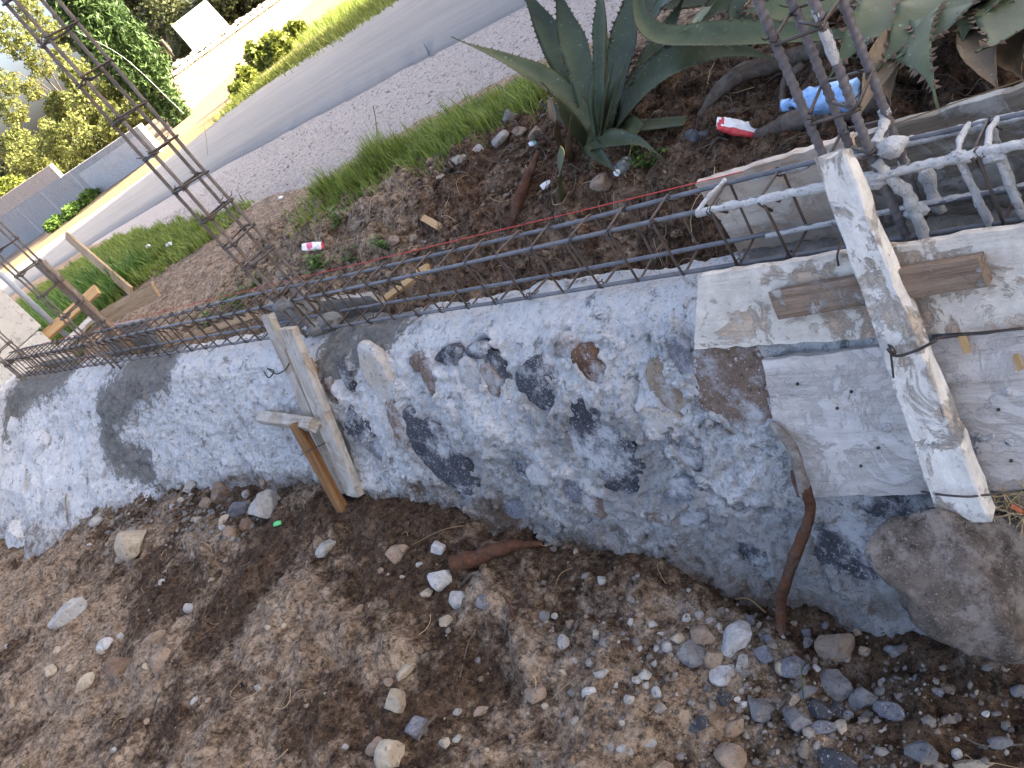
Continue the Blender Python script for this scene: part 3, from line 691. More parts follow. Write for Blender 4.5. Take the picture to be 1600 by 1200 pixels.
def knot_mesh(seed, r=.0016, R=.009):
    rr = random.Random(seed); P = []
    for k in range(16):
        t = k / 15 * 3.3 * math.pi; P.append((R * math.cos(t) + rr.uniform(-.002, .002), R * math.sin(t), -.006 + .012 * k / 15 + rr.uniform(-.003, .003)))
    P += [(R * 1.3, R, .012), (R * 1.6, R * 1.8, .02)]
    return mesh_from('tie_knot', *tube(P, r, 4), M['wire'])
KN = [knot_mesh(k) for k in range(4)]

# ---- horizontal cage of the tie beam
Y0, Y1, Z0, Z1 = 1.375, 1.468, .028, .172
cage = empty('rebar_cage', (-2.5, 1.42, .0), 'long horizontal steel reinforcement cage lying on top of the foundation wall', 'rebar cage')
xs_ = np.linspace(-6.6, .1, 60)
for (y, z, s) in ((Y0, Z0, 1), (Y1, Z0, 2), (Y0, Z1, 3), (Y1, Z1, 4)):
    P = np.stack([xs_, y + .006 * noise(xs_ * 1.1, xs_ * 0 + s), z + .006 * noise(xs_ * 1.3, xs_ * 0 + s + 9)], -1)
    obj('longitudinal_bar', *tube(P, .0056, 8), M['bar'], cage)
me_s = [stirrup_between('stirrup', Y0 - .007 + random.uniform(-.002, .002), Y1 + .007, Z0 - .007, Z1 + .007 + random.uniform(-.003, .004), .0033, M['stirrup'], cage) for k in range(4)]
x = -6.45; k = 0; SX = []
while x < -.08:
    if not (-.80 < x < -.52):
        rot = Matrix.Rotation(random.gauss(0, .06), 4, 'Z') @ Matrix.Rotation(random.gauss(0, .05), 4, 'Y')
        piv = Vector((x, 1.42, .1)); mw = Matrix.Translation(piv) @ rot @ Matrix.Translation(Vector((0, -1.42, -.1)))
        child_mesh('stirrup', me_s[k % 4], cage, mw); SX.append(x)
        for (y, z) in random.sample([(Y0, Z0), (Y0, Z1), (Y1, Z1)], 2):
            child_mesh('tie_wire', KN[random.randint(0, 3)], cage, Matrix.Translation(Vector((x, y, z))) @ Matrix.Rotation(random.uniform(0, 6), 4, 'X') @ Matrix.Rotation(1.57, 4, 'Y'))
    k += 1; x += random.gauss(.122, .010) if x > -4.2 else random.gauss(.105, .008)
# the same steel caked in mortar near the right column
def lumpy_tube(P, r, amp=.5, n=9, step=.006, seed=0, fr=60):
    P = np.asarray(P, float); L = np.r_[0, np.cumsum(np.linalg.norm(np.diff(P, axis=0), axis=1))]
    m_ = max(4, int(L[-1] / step)); u = np.linspace(0, L[-1], m_); Q = np.stack([np.interp(u, L, P[:, i]) for i in range(3)], -1)
    V, F = tube(Q, r, n); c = np.repeat(Q, n, 0); o_ = V - c
    f = 1 + amp * fbm(V[:, 0] * fr + seed, V[:, 1] * fr, V[:, 2] * fr, s=seed % 40, o=3) + amp * .9 * np.maximum(0, fbm(c[:, 0] * 14 + seed, c[:, 1] * 14, c[:, 2] * 14, s=5, o=2))
    return c + o_ * np.maximum(.55, f)[:, None], F
def crust(parent, P, r=.0105, amp=.5, mat='crust', seed=0): return obj('mortar_crust', *lumpy_tube(P, r * .8, amp * 1.25, seed=seed), M[mat], parent)
crust(cage, [(-1.02, Y0, Z1), (-.70, Y0, Z1 - .002), (-.40, Y0, Z1)], .0105, .55, seed=1)
crust(cage, [(-.93, Y1, Z1), (-.80, Y1, Z1)], .008, .3, seed=2)
crust(cage, [(-.72, Y1, Z1), (-.5, Y1, Z1 - .003), (-.28, Y1, Z1 + .004)], .0105, .5, seed=3)
crust(cage, [(-.95, Y1 - .01, Z0), (-.6, Y1, Z0 + .004), (-.2, Y1, Z0)], .0075, .4, seed=4)
crust(cage, [(-1.02, Y0, Z1 + .002), (-1.0, 1.42, Z1 + .012), (-.985, Y1, Z1 + .01)], .006, .5, seed=5)
for k, xx in enumerate((-.50, -.445, -.385, -.33)):
    crust(cage, [(xx, Y0, Z1), (xx + .006, Y0 + .002, .09), (xx + .012, Y0 + .004, .0)], .0085, .55, seed=10 + k)
for k, xx in enumerate((-.50, -.455, -.36)):
    crust(cage, [(xx, Y0, Z1 + .004), (xx - .004, 1.42, Z1 + .01), (xx, Y1, Z1 + .006)], .0065, .5, seed=20 + k)
for k, xx in enumerate((-.47, -.40, -.30)):
    crust(cage, [(xx, Y1, Z1), (xx + .004, Y1, .09), (xx + .01, Y1, .01)], .0075, .5, seed=26 + k, mat='crust')
for k, (xx, yy, zz_, r) in enumerate([(-.60, Y0 + .01, .075, .026), (-.45, Y0, Z1 - .01, .022), (-.50, Y0, Z1 + .002, .02), (-.66, Y1 + .0, Z1 + .0, .018), (-.99, Y0, Z1 + .0, .014), (-.36, Y0 + .05, .06, .018), (-.645, Y0, Z1 - .012, .024)]):
    V = rock_verts(3, 500 + k, 3, .6, .7, 1.) * r * np.array([.95, .55, .7]); obj('mortar_lump', V + np.array([xx, yy, zz_]), ICO[3][1], M['crust'], cage)

# ---- vertical column cages
def column(name, cx, cy, dx, dy, zlo, zhi, zst, rbar, label, lean=(0, 0), mat='col_bar', rs=.0038, ribs=False):
    e = empty(name, (cx, cy, zlo), label, 'rebar cage'); hh = zhi - zlo
    for sx in (-1, 1):
        for sy in (-1, 1):
            n = int(hh / .0045) if ribs else 24
            u = np.linspace(0, 1, n); z = zlo + hh * u; ph = random.uniform(0, 9)
            P = np.stack([cx + sx * dx + lean[0] * u * hh + .004 * noise(z * 3 + ph, z * 0 + sx), cy + sy * dy + lean[1] * u * hh + .004 * noise(z * 3 + ph, z * 0 + sy + 4), z], -1)
            if ribs:
                V, F = tube(P, rbar, 10); c = np.repeat(P, 10, 0); th = np.tile(np.arange(10) * 2 * math.pi / 10, n)
                tw = np.sin(c[:, 2] * 2 * math.pi / .017 + np.sin(th) * 1.8)
                f = 1 + .22 * (tw > .35) + .10 * (np.abs(np.cos(th)) > .95)
                obj('upright_bar', c + (V - c) * f[:, None], F, M[mat], e)
            else: obj('upright_bar', *tube(P, rbar, 8), M[mat], e)
    me = stirrup_between('stirrup', -dy - .008, dy + .008, -dx - .008, dx + .008, rs, M['stirrup'], e)
    for z in zst:
        u = (z - zlo)
        mw = Matrix.Translation(Vector((cx + lean[0] * u, cy + lean[1] * u, z))) @ Matrix.Rotation(random.gauss(0, .05), 4, 'X') @ Matrix.Rotation(random.gauss(0, .06), 4, 'Y') @ Matrix.Rotation(math.pi / 2, 4, 'Y')
        child_mesh('stirrup', me, e, mw)
        for sx, sy in random.sample([(-1, -1), (-1, 1), (1, -1), (1, 1)], 3):
            child_mesh('tie_wire', KN[random.randint(0, 3)], e, Matrix.Translation(Vector((cx + sx * dx + lean[0] * u, cy + sy * dy + lean[1] * u, z))) @ Matrix.Rotation(random.uniform(0, 6), 4, 'Z'))
    return e
colA = column('column_cage', -2.77, 1.42, .034, .052, -.02, 1.55, [.21, .34, .44, .55, .675, .81, .945, 1.09, 1.23, 1.37], 0.0064, 'tall bare rebar column cage left of centre, rising beyond the upper left corner', (-.015, .0))
colB = column('column_cage', -4.72, 1.42, .04, .06, -.02, 1.5, [.22, .36, .5, .64, .78, .92, 1.06], .0055, 'thin upright rebar cage beside the brown post near the left edge', (-.03, .0))
colC = column('column_cage', -6.42, 1.42, .045, .06, -.06, .9, [.14, .24, .34, .45, .56, .7], .0055, 'short dark rebar cage at the far end by the pale concrete wall', (-.02, 0))
colD = column('column_cage', -.673, 1.43, .041, .052, -.03, 1.2, [.215, .315, .47, .62], .0078, 'thick ribbed rebar uprights with mortar splashes at the right', (.0, .0), 'ribbed', .0032, True)
for P, r, s in [([(-.632, 1.378, .20), (-.600, 1.376, .12), (-.598, 1.374, .0)], .0135, 41), ([(-.632, 1.482, .24), (-.632, 1.482, .12)], .0115, 42), ([(-.714, 1.378, .16), (-.714, 1.378, .02)], .010, 43),
                ([(-.632, 1.378, .50), (-.632, 1.378, .40)], .0092, 44), ([(-.632, 1.40, .215), (-.632, 1.47, .222)], .012, 45), ([(-.60, 1.48, .1), (-.60, 1.48, .0)], .015, 46)]:
    crust(colD, P, r, .5, seed=s)
V = rock_verts(3, 77, 2, .4, .8, 1.) * np.array([.028, .022, .02]); obj('mortar_lump', V + np.array([-.60, 1.385, .215]), ICO[3][1], M['crust'], colD)
for k, (dx_, dy_, dz_, r) in enumerate([(-.03, -.06, .165, .03), (.01, -.05, .16, .024), (.05, .0, .02, .05), (.02, -.04, .03, .04), (-.06, -.05, .17, .02), (.07, -.02, .035, .03)]):
    V = rock_verts(3, 600 + k, 3, .4, .8, 1.) * r * np.array([1.4, 1, .7]); obj('mortar_lump', V + np.array([-2.74 + dx_, 1.42 + dy_, dz_]), ICO[3][1], M['wetcrust'], colA)

# brown post bundled with the left cage
plank('wood_post', (-4.76, 1.50, -.12), (-4.80, 1.50, .62), .05, .035, (.6, -.8, 0), M['w_dark'], label='dark brown weathered post wired against the rebar cage near the left edge', cat='post')
o = obj('red_string_line', *tube(spline([(-6.3, 1.49, .165), (-4, 1.489, .188), (-2.2, 1.487, .186), (-1.4, 1.486, .183), (-.95, 1.485, .183)], 60), .0013, 5), M['string'])
tag(o, 'thin red string line stretched along the rear of the rebar cage', 'string')
o = obj('pale_string_line', *tube(spline([(-.66, 1.486, .20), (-.4, 1.487, .225), (.1, 1.489, .26)], 20), .0011, 5), M['straw'])
tag(o, 'thin pale string running right from the ribbed uprights', 'string')

# ================================================================== WOOD
fn = tuple(FN)
# right-hand formwork on the wall face
fb = panel('form_board', [hf(1090, 432, .028), hf(1900, 308, .028), hf(1900, 495, .028), hf(1085, 546, .028)], FN, .026, M['w_board'], label='wide mortar-stained form board along the top of the wall at right', cat='board')
pl = panel('plywood_sheet', [hf(1190, 563, .022), hf(1400, 541, .022), hf(1900, 472, .022), hf(1900, 757, .022), hf(1272, 777, .022), hf(1262, 745, .022), hf(1218, 690, .022), hf(1205, 640, .022)], FN, .016, M['w_ply'], label='large whitish plywood sheet leaning on the wall at right', cat='plywood')
A = hf(1216, 474, .045); B = hf(1541, 420, .045)
plank('wood_cleat', A, B, px2m(A, 46), .028, fn, M['w_dark'], w1=px2m(B, 50), label='brown wooden cleat nailed across the upper form board', cat='cleat')
A = hf(1302, 240, .06); B = hf(1512, 802, .075)
pr = plank('wood_prop', A, B, .050, .040, fn, M['w_prop'], w1=.086, t1=.05, jag=.004, label='mortar-caked wooden prop wired upright over the boards at right', cat='prop')
def wire_obj(name, pts, r, label, n=40, mat='wire', cat='wire'):
    return tag(obj(name, *tube(spline(pts, n), r, 5), M[mat]), label, cat)
wire_obj('tie_wire', [hf(1385, 545, .05), hf(1400, 556, .106), hf(1430, 548, .112), hf(1462, 532, .108), hf(1470, 527, .06), hf(1600, 513, .034)], .0026, 'black tie wire twisted around the mortar-caked prop')
wire_obj('tie_wire_tail', [hf(1388, 538, .10), hf(1396, 556, .11), hf(1386, 545, .115), hf(1400, 552, .11), hf(1391, 540, .11), hf(1394, 570, .106), hf(1396, 590, .10)], .002, 'loose twisted wire knot hanging at the left edge of the caked prop', 30)
wire_obj('foot_wire', [hf(1440, 768, .03), hf(1470, 773, .11), hf(1510, 776, .115), hf(1535, 774, .09), hf(1600, 766, .035)], .0022, 'thin wire wrapped round the foot of the caked prop')
wire_obj('hanging_wire', [hf(1320, 360, .0), hf(1312, 385, .03), hf(1308, 400, .04), hf(1310, 415, .036)], .0022, 'thin pale wire hook poking up over the form board')
# rear formwork behind the cage
panel('rear_form_board', [hy(1086, 288, 1.535), hy(1330, 214, 1.535), hy(1360, 330, 1.535), hy(1400, 420, 1.535), hy(1172, 420, 1.535)], (0, -1, 0), .02, M['w_peach'], label='peach coloured form board behind the rebar at the right', cat='board')
panel('rear_plywood', [hy(1318, 221, 1.552), hy(1900, 46, 1.552), hy(1900, 405, 1.552), hy(1390, 440, 1.552)], (0, -1, 0), .02, M['w_moss'], label='dirty grey form panel behind the mortar-caked rebar, upper right', cat='board')
# left prop pair leaning on the wall
A = hf(418, 492, .030); B = hf(540, 770, .045)
plank('prop_plank', A, B, px2m(A, 24), .028, fn, M['w_pale'], w1=px2m(B, 26), label='narrow weathered plank wired to the wall face, left of its wider twin', cat='plank')
A = hf(450, 512, .050); B = hf(555, 772, .055)
plank('prop_plank', A, B, px2m(A, 36), .030, fn, M['w_pale'], w1=px2m(B, 34), label='wider pale plank with split brown edge leaning on the wall face', cat='plank')
A = hf(482, 560, .006); B = hf(512, 640, .004)
plank('wood_batten', A, B, px2m(A, 14), .014, fn, M['w_tan'], label='thin dark batten behind the wider leaning plank', cat='batten')
A = hf(408, 652, .035); B = hf(492, 664, .095)
plank('wood_block', A, B, .045, .04, (0, -.3, 1), M['w_pale'], label='short pale wooden block stuck between wall and leaning plank', cat='block')
A = hf(462, 660, .10); B = hg(532, 797) + np.array([0, 0, -.03])
plank('wood_stake', A, B, .042, .036, (0.3, -1, .3), M['w_brown'], w1=.034, label='orange-brown stake driven in front of the leaning planks', cat='stake')
wire_obj('wire_loop', [hf(412, 580, .05), hf(420, 590, .06), hf(428, 580, .06), hf(418, 576, .055), hf(432, 584, .06), hf(445, 578, .06), hf(452, 568, .066)], .0028, 'small black wire loop sticking out beside the leaning planks')
wire_obj('stake_wire', [hf(470, 712, .10), hf(480, 705, .12), hf(492, 700, .11), hf(508, 692, .085)], .0022, 'black wire tying the brown stake to the planks')
# pieces behind the cage near the left column
panel('back_board', [hy(500, 470, 1.51), hy(578, 462, 1.51), hy(602, 480, 1.51), hy(610, 515, 1.51), hy(505, 520, 1.51)], (0, -1, 0), .022, M['w_grey'], label='short grey board behind the cage just right of the left column', cat='board')
panel('back_board', [hy(415, 478, 1.50), hy(455, 470, 1.50), hy(500, 520, 1.50), hy(430, 525, 1.50)], (0, -1, 0), .022, M['w_grey'], label='grey splintered board behind the cage above the leaning planks', cat='board')
plank('diagonal_slat', hy(598, 470, 1.54), hy(668, 418, 1.60), .026, .016, (0, -.6, .8), M['w_new'], label='thin light slat slanting up behind the cage, right of the column', cat='slat')
plank('wood_stake', hy(438, 425, 1.53), hy(492, 484, 1.53), .036, .02, (0.4, -1, 0), M['w_grey'], label='pale grey stake standing behind the left column cage', cat='stake')
plank('long_batten', hy(245, 545, 1.60), hy(398, 492, 1.60), .03, .02, (0, -.7, .7), M['w_tan'], label='long thin batten lying behind the cage left of the column', cat='batten')
# boards at the far left
def pb(name, a, ya, b, yb, w, t, up, mat, label, cat='plank', w1=None):
    return plank(name, hy(*a, ya), hy(*b, yb), w, t, up, M[mat], w1=w1, label=label, cat=cat)
pb('pine_plank', (30, 562), 1.62, (152, 452), 2.25, .085, .03, (.2, -.75, .55), 'w_new', 'bright tan pine plank propped diagonally at the far left')
pb('wood_batten', (92, 548), 1.60, (152, 490), 1.95, .06, .025, (.2, -.7, .6), 'w_pale', 'pale batten beside the pine plank, behind the far cage', 'batten')
pb('trench_board', (152, 502), 1.95, (243, 452), 2.05, .10, .022, (.1, -1, .3), 'w_tan', 'dusty board on edge holding the soil left of the bank', 'board')
pb('leaning_slat', (104, 368), 2.9, (206, 456), 2.45, .075, .022, (.5, -.8, .3), 'w_tan', 'long tan slat leaning in the grass at the left')
panel('trench_form', [hy(158, 512, 1.56), hy(225, 500, 1.56), hy(262, 552, 1.56), hy(175, 560, 1.56)], (0, -1, 0), .02, M['w_grey'], label='grey form board behind the cage near the brown post', cat='board')
panel('end_form', [hy(60, 566, 1.54), hy(112, 556, 1.54), hy(125, 574, 1.54), hy(75, 584, 1.54)], (0, -1, 0), .02, M['w_pale'], label='pale form board behind the cage at its far end', cat='board')

# ================================================================== ROCKS
def rock(px, py, w, h, mat, label=None, group=None, ang=0, name='rock', seed=None, back=False, sink=.33, lv=3, zs=.8, cuts=11, rough=.07, lo=.5, hi=.85):
    H = hg_back if back else hg
    P = H(px, py + h * .28); Q = H(px + 8 * math.cos(math.radians(ang)), py + h * .28 + 8 * math.sin(math.radians(ang)))
    ax = Q - P; ax[2] = 0; ax = ax / max(np.linalg.norm(ax), 1e-6); bx = np.array([-ax[1], ax[0], 0])
    a = px2m(P, w) / 2; c = px2m(P, h) / 2
    sd = seed if seed is not None else int(px * 13 + py * 7)
    V = rock_verts(lv, sd, cuts, rough, lo, hi)
    V = V * np.array([a, min(a, c) * 1.0, c * zs * 1.12])
    V = V[:, :1] * ax + V[:, 1:2] * bx + V[:, 2:] * np.array([0, 0, 1.])
    P = P + np.array([0, 0, c * zs * (1 - 2 * sink)])
    o = obj(name, V, ICO[lv][1], M[mat], smooth=lv >= 3 and sd % 3 == 0)
    o.location = Vector(P); return tag(o, label, 'rock' if label else None, group)
BIG = [
 (356, 758, 46, 50, 'r_brown', 'square brownish rock standing against the white wall', 0), (373, 790, 40, 38, 'r_blue', 'dark grey angular rock between the brown rock and pale rock by the wall', 0),
 (420, 782, 56, 56, 'r_pale', 'knobbly pale grey rock below the leaning planks, largest of its heap', 20), (420, 748, 24, 28, 'r_tan', 'small ribbed tan rock perched behind the knobbly pale rock', 80),
 (300, 757, 26, 20, 'r_pale', 'small pale block at the left end of the heap by the wall', -10), (216, 836, 58, 62, 'r_cream', 'big pale yellowish block alone in front of the left wall stretch', -30),
 (388, 815, 34, 26, 'r_brown', 'dull brown stone in front of the knobbly pale rock', 0), (325, 782, 28, 22, 'r_tan', 'rounded greyish stone left of the square brown rock', 0),
 (190, 870, 24, 15, 'r_tan', 'flat small stone just below the big yellowish block', 0), (153, 810, 30, 17, 'r_pale', 'flat whitish stone beside the cracked mortar apron', -20),
 (111, 949, 76, 36, 'r_pale', 'long flat white-topped rock in the lower left soil', -28), (193, 1034, 52, 46, 'r_brown', 'brown rock with a pale top in the lower left', 20), (254, 1026, 42, 28, 'r_tan', 'oval tan stone right of the brown pale-topped rock', -35),
 (83, 1044, 30, 24, 'r_cream', 'yellowish stone left of the brown pale-topped rock', 0), (166, 1003, 36, 22, 'r_white', 'crumbly white mortar lump in the lower left soil', 0), (242, 995, 50, 20, 'r_tan', 'low tan ridge stone behind the oval tan stone', -20),
 (134, 1064, 40, 22, 'r_cream', 'low cream stone below the yellowish stone, lower left', -30), (298, 945, 32, 20, 'r_pale', 'grey-white lump half buried left of the middle', 0), (404, 1071, 18, 13, 'r_pale', 'small grey chip on the pale soil mound', 0),
 (513, 851, 42, 26, 'r_pale', 'pinkish pale slab half buried below the leaning planks', -45), (623, 860, 42, 32, 'r_tan', 'oblong brown-grey stone lying below the wall foot', -40), (692, 896, 44, 42, 'r_white', 'bright white angular lump beside the dark root', 30), (685, 851, 26, 24, 'r_white', 'crumbly whitish lump above the bright white angular one', 0),
 (720, 929, 42, 34, 'r_pale', 'grey-white block just below the dark root', -25), (667, 923, 24, 17, 'r_cream', 'small cream stone left of the grey-white block', 0), (697, 968, 30, 24, 'r_cream', 'cream pebble below the grey-white block', -45), (757, 934, 30, 28, 'r_blue', 'dark grey stone right of the grey-white block', 0),
 (633, 1047, 42, 20, 'r_cream', 'pointed cream stone above the big cream rock, bottom centre', -30), (622, 1088, 50, 42, 'r_cream', 'large cream angular rock at bottom centre', 20), (617, 1168, 56, 60, 'r_cream', 'largest cream rock at the bottom edge left of centre', 60), (591, 1160, 42, 30, 'r_tan', 'ochre rock tucked left of the largest cream rock', -20),
 (655, 1128, 40, 34, 'r_blue', 'grey-purple stone just right of the largest cream rock', -40), (697, 1157, 28, 18, 'r_cream', 'low cream stone right of the largest cream rock', 0), (838, 1078, 40, 32, 'r_tan', 'peach coloured stone sunk in the soil, bottom centre right', 0), (752, 1108, 30, 17, 'r_tan', 'flat tan stone left of the peach coloured stone', -30),
 (920, 1078, 32, 17, 'r_white', 'flat white stone right of the peach coloured stone', 0), (940, 1050, 28, 16, 'r_pale', 'pale stone above the flat white stone', 0), (880, 998, 24, 24, 'r_pale', 'small pale stone on the light dust patch', 0), (943, 903, 18, 20, 'r_pale', 'single pale pebble on dark soil below the wall', 0), (852, 960, 22, 18, 'r_grey', 'round grey pebble in dark soil left of the dust patch', 0),
 (1100, 985, 42, 34, 'r_tan', 'smooth tan stone at the top of the rubble heap', 10), (1060, 993, 24, 26, 'r_cream', 'small orange-tan stone at the left of the rubble heap', 0), (1080, 1013, 50, 44, 'r_grey', 'blocky grey stone below the smooth tan stone', 10), (1115, 1021, 38, 34, 'r_tan', 'squarish tan stone between the grey block and white stone', 30),
 (1152, 990, 66, 42, 'r_white', 'elongated white stone beside the bent stick', -22), (1131, 1048, 42, 34, 'r_white', 'white stone with flat face below the squarish tan stone', -10), (1162, 1032, 30, 28, 'r_pale', 'crumbly light grey stone right of the flat-faced white stone', 0), (1195, 1016, 46, 34, 'r_blue', 'blue-grey angular stone just below the bent stick', 20),
 (1245, 1036, 54, 40, 'r_blue', 'two-toned cream and purple-grey stone right of the bent stick', 10), (1311, 1001, 66, 58, 'r_tan', 'large rounded tan-brown stone below the big boulder', 0), (1312, 1062, 62, 44, 'r_grey', 'long dark grey stone below the rounded tan-brown stone', 35), (1190, 1098, 44, 42, 'r_grey', 'dull grey stone in the middle of the lower rubble', 30),
 (1248, 1118, 54, 46, 'r_grey', 'broad grey wedge stone in the lower rubble', 40), (1285, 1133, 50, 28, 'r_blue', 'bluish flat stone below the broad grey wedge stone', -5), (1318, 1132, 26, 24, 'r_cream', 'small beige cube stone right of the bluish flat stone', 20), (1280, 1103, 50, 28, 'r_dark', 'dark sharp stone with a shiny edge in the lower rubble', 38),
 (1308, 1103, 28, 26, 'r_dark', 'small black stone right of the dark sharp stone', 0), (1097, 1128, 40, 24, 'r_dark', 'blackish green stone in the soil left of the lower rubble', -15), (1135, 1086, 24, 30, 'r_dark', 'upright dark stone below the flat-faced white stone', 80), (1147, 1133, 44, 24, 'r_tan', 'tan clod-like stone right of the blackish green stone', -20),
 (1353, 1084, 54, 38, 'r_grey', 'dark grey slab leaning right of the long dark grey stone', -25), (1392, 1104, 54, 30, 'r_blue', 'dark bluish stone at the right end of the rubble', 15), (1397, 1014, 34, 20, 'r_grey', 'small grey stone below the tip of the big boulder', 0), (1353, 1014, 20, 24, 'r_tan', 'small upright stone right of the rounded tan-brown stone', 80),
 (1442, 1168, 54, 46, 'r_grey', 'round pitted grey stone near the bottom right', 0), (1305, 1184, 76, 46, 'r_dark', 'large dark stone cut by the bottom edge, right of centre', 20), (1147, 1174, 60, 48, 'r_tan', 'soil-coloured rock sunk at the bottom edge, right of centre', 0), (1521, 1192, 66, 26, 'r_cream', 'cream stone cut by the bottom edge near the right corner', 0), (1560, 1157, 44, 20, 'r_grey', 'flat grey stone near the bottom right corner', 0),
 (1593, 1074, 26, 24, 'r_grey', 'grey stone cut by the right edge below the boulder', 0), (1035, 1192, 44, 22, 'r_tan', 'brown stone cut by the bottom edge left of the rubble', 0)]
for k, (x, y, w_, h_, mt, lb, an) in enumerate(BIG): rock(x, y, w_, h_, mt, lb, None, an, lv=4 if w_ > 45 else 3)
o = rock(1228, 1037, 30, 34, 'r_cream'); 
for ob in list(bpy.data.objects):
    if ob.get('label', '').startswith('two-toned'): par = ob
o.name = 'cream_half'; o.data.transform(Matrix.Translation(o.location - par.location)); o.location = (0, 0, 0); o.parent = par
SMALL = {
 ('small pale chip of rubble left of the white elongated stone', 'pale rubble chips'): [(1045, 1006, 20, 24), (1029, 1011, 16, 15), (1009, 1050, 22, 22), (1020, 972, 22, 18), (1125, 976, 15, 18), (1110, 967, 20, 16), (1092, 958, 18, 16), (1075, 963, 20, 16), (1027, 1078, 26, 18), (985, 1089, 20, 18), (995, 1060, 16, 14), (985, 970, 14, 12), (1033, 990, 13, 12), (1000, 1012, 14, 12), (972, 1165, 19, 16), (1018, 1158, 22, 18), (985, 1170, 14, 13)],
 ('small white chip among the dark stones of the rubble', 'white rubble chips'): [(1275, 1042, 15, 13), (1379, 1063, 15, 12), (1153, 1090, 11, 11), (1163, 1097, 12, 13), (1541, 1114, 13, 11), (1497, 1175, 18, 17)],
 ('small grey stone scattered below the big boulder', 'grey stones below the boulder'): [(1431, 1056, 14, 11), (1468, 1078, 18, 14), (1545, 1040, 20, 14), (1571, 1041, 14, 12), (1556, 1113, 17, 11), (1327, 1110, 18, 22), (1308, 1086, 15, 12), (1242, 1092, 32, 16), (1262, 1075, 34, 22), (1260, 985, 18, 15), (1225, 960, 16, 12), (1240, 975, 18, 14), (1290, 975, 14, 12), (1200, 995, 18, 16), (1175, 965, 22, 16), (1340, 985, 16, 14), (1262, 1000, 22, 16)],
 ('small stone in the heap against the left wall stretch', 'stones in the heap by the wall'): [(300, 771, 16, 12), (350, 810, 24, 15), (331, 798, 16, 12), (359, 829, 22, 22), (347, 822, 16, 11), (290, 800, 16, 10), (270, 790, 14, 10), (310, 810, 14, 10), (250, 800, 14, 9), (120, 838, 18, 12), (140, 850, 12, 8), (170, 830, 14, 10), (385, 770, 18, 14), (285, 778, 18, 12), (340, 840, 12, 9)],
 ('small light stone in the lower left soil', 'light stones in the lower left'): [(93, 1013, 20, 16), (306, 1092, 17, 13), (327, 1092, 12, 11), (160, 1014, 16, 13), (190, 992, 18, 12), (215, 1003, 16, 10), (228, 1040, 14, 12), (255, 908, 18, 12), (330, 905, 14, 10), (445, 976, 14, 10), (370, 1025, 13, 9), (230, 1125, 14, 12), (110, 1040, 14, 12), (12, 1008, 14, 10), (60, 1090, 18, 12), (420, 978, 12, 10), (180, 1170, 16, 10), (120, 1160, 18, 10)],
 ('small light stone in the soil at bottom centre', 'light stones at bottom centre'): [(853, 1101, 15, 12), (715, 1151, 17, 16), (563, 948, 16, 12), (580, 945, 10, 8), (715, 1110, 16, 12), (893, 971, 22, 18), (933, 988, 18, 18), (868, 960, 12, 12), (608, 1062, 22, 14), (880, 1050, 16, 12), (900, 1030, 14, 10), (862, 985, 10, 8), (975, 1125, 16, 14), (955, 1165, 18, 14), (800, 1150, 14, 10), (760, 1170, 14, 10), (540, 1165, 14, 10), (480, 1100, 14, 9), (630, 900, 12, 9), (655, 880, 14, 10), (595, 890, 12, 10), (900, 860, 12, 10)]}
SM_ALL = []
cyc = ['r_pale', 'r_cream', 'r_grey', 'r_tan', 'r_pale', 'r_blue']
for (lb, gp), L in SMALL.items():
    for k, (x, y, w_, h_) in enumerate(L):
        mt = 'r_white' if 'white chip' in lb else 'r_pale' if 'pale chip' in lb else ('r_grey', 'r_blue', 'r_grey', 'r_tan')[k % 4] if 'grey stone' in lb else ('r_cream', 'r_pale', 'r_tan')[k % 3] if 'light' in lb else cyc[k % 6]
        SM_ALL.append((x, y, w_, h_, mt, gp))
ORD = ['', 'second ', 'third ', 'fourth ', 'fifth ', 'sixth ', 'seventh ', 'eighth ']
CN = {'r_white': 'white', 'r_pale': 'pale', 'r_cream': 'cream', 'r_grey': 'grey', 'r_blue': 'bluish', 'r_tan': 'tan'}
def short(lb):
    w__ = lb.split(); stop = {'standing', 'between', 'below', 'perched', 'at', 'alone', 'in', 'left', 'right', 'just', 'beside', 'half', 'on', 'lying', 'above', 'tucked', 'sunk', 'behind', 'with', 'leaning', 'cut', 'near', 'under', 'among'}
    for q, t in enumerate(w__):
        if q > 1 and t in stop: return ' '.join(w__[:q])
    return lb
SH = {}
for b in BIG: SH.setdefault(short(b[5]), []).append(b)
SEEN = {}
for (x, y, w_, h_, mt, gp) in sorted(SM_ALL, key=lambda q: -q[2]):
    b = min((v[0] for v in SH.values() if len(v) == 1), key=lambda q: math.hypot(q[0] - x, q[1] - y)); dx_, dy_ = x - b[0], y - b[1]
    di = ('right of' if dx_ > 0 else 'left of') if abs(dx_) > abs(dy_) else ('below' if dy_ > 0 else 'above')
    lb = '%s %s chip %s the %s' % ('small' if w_ >= 17 else 'tiny', CN[mt], di, short(b[5])); k = SEEN.get(lb, 0); SEEN[lb] = k + 1
    rock(x, y, w_, h_, mt, (ORD[k] + 'nearest ' + lb) if k else lb, gp, random.uniform(-60, 60), lv=2, name='stone_chip')
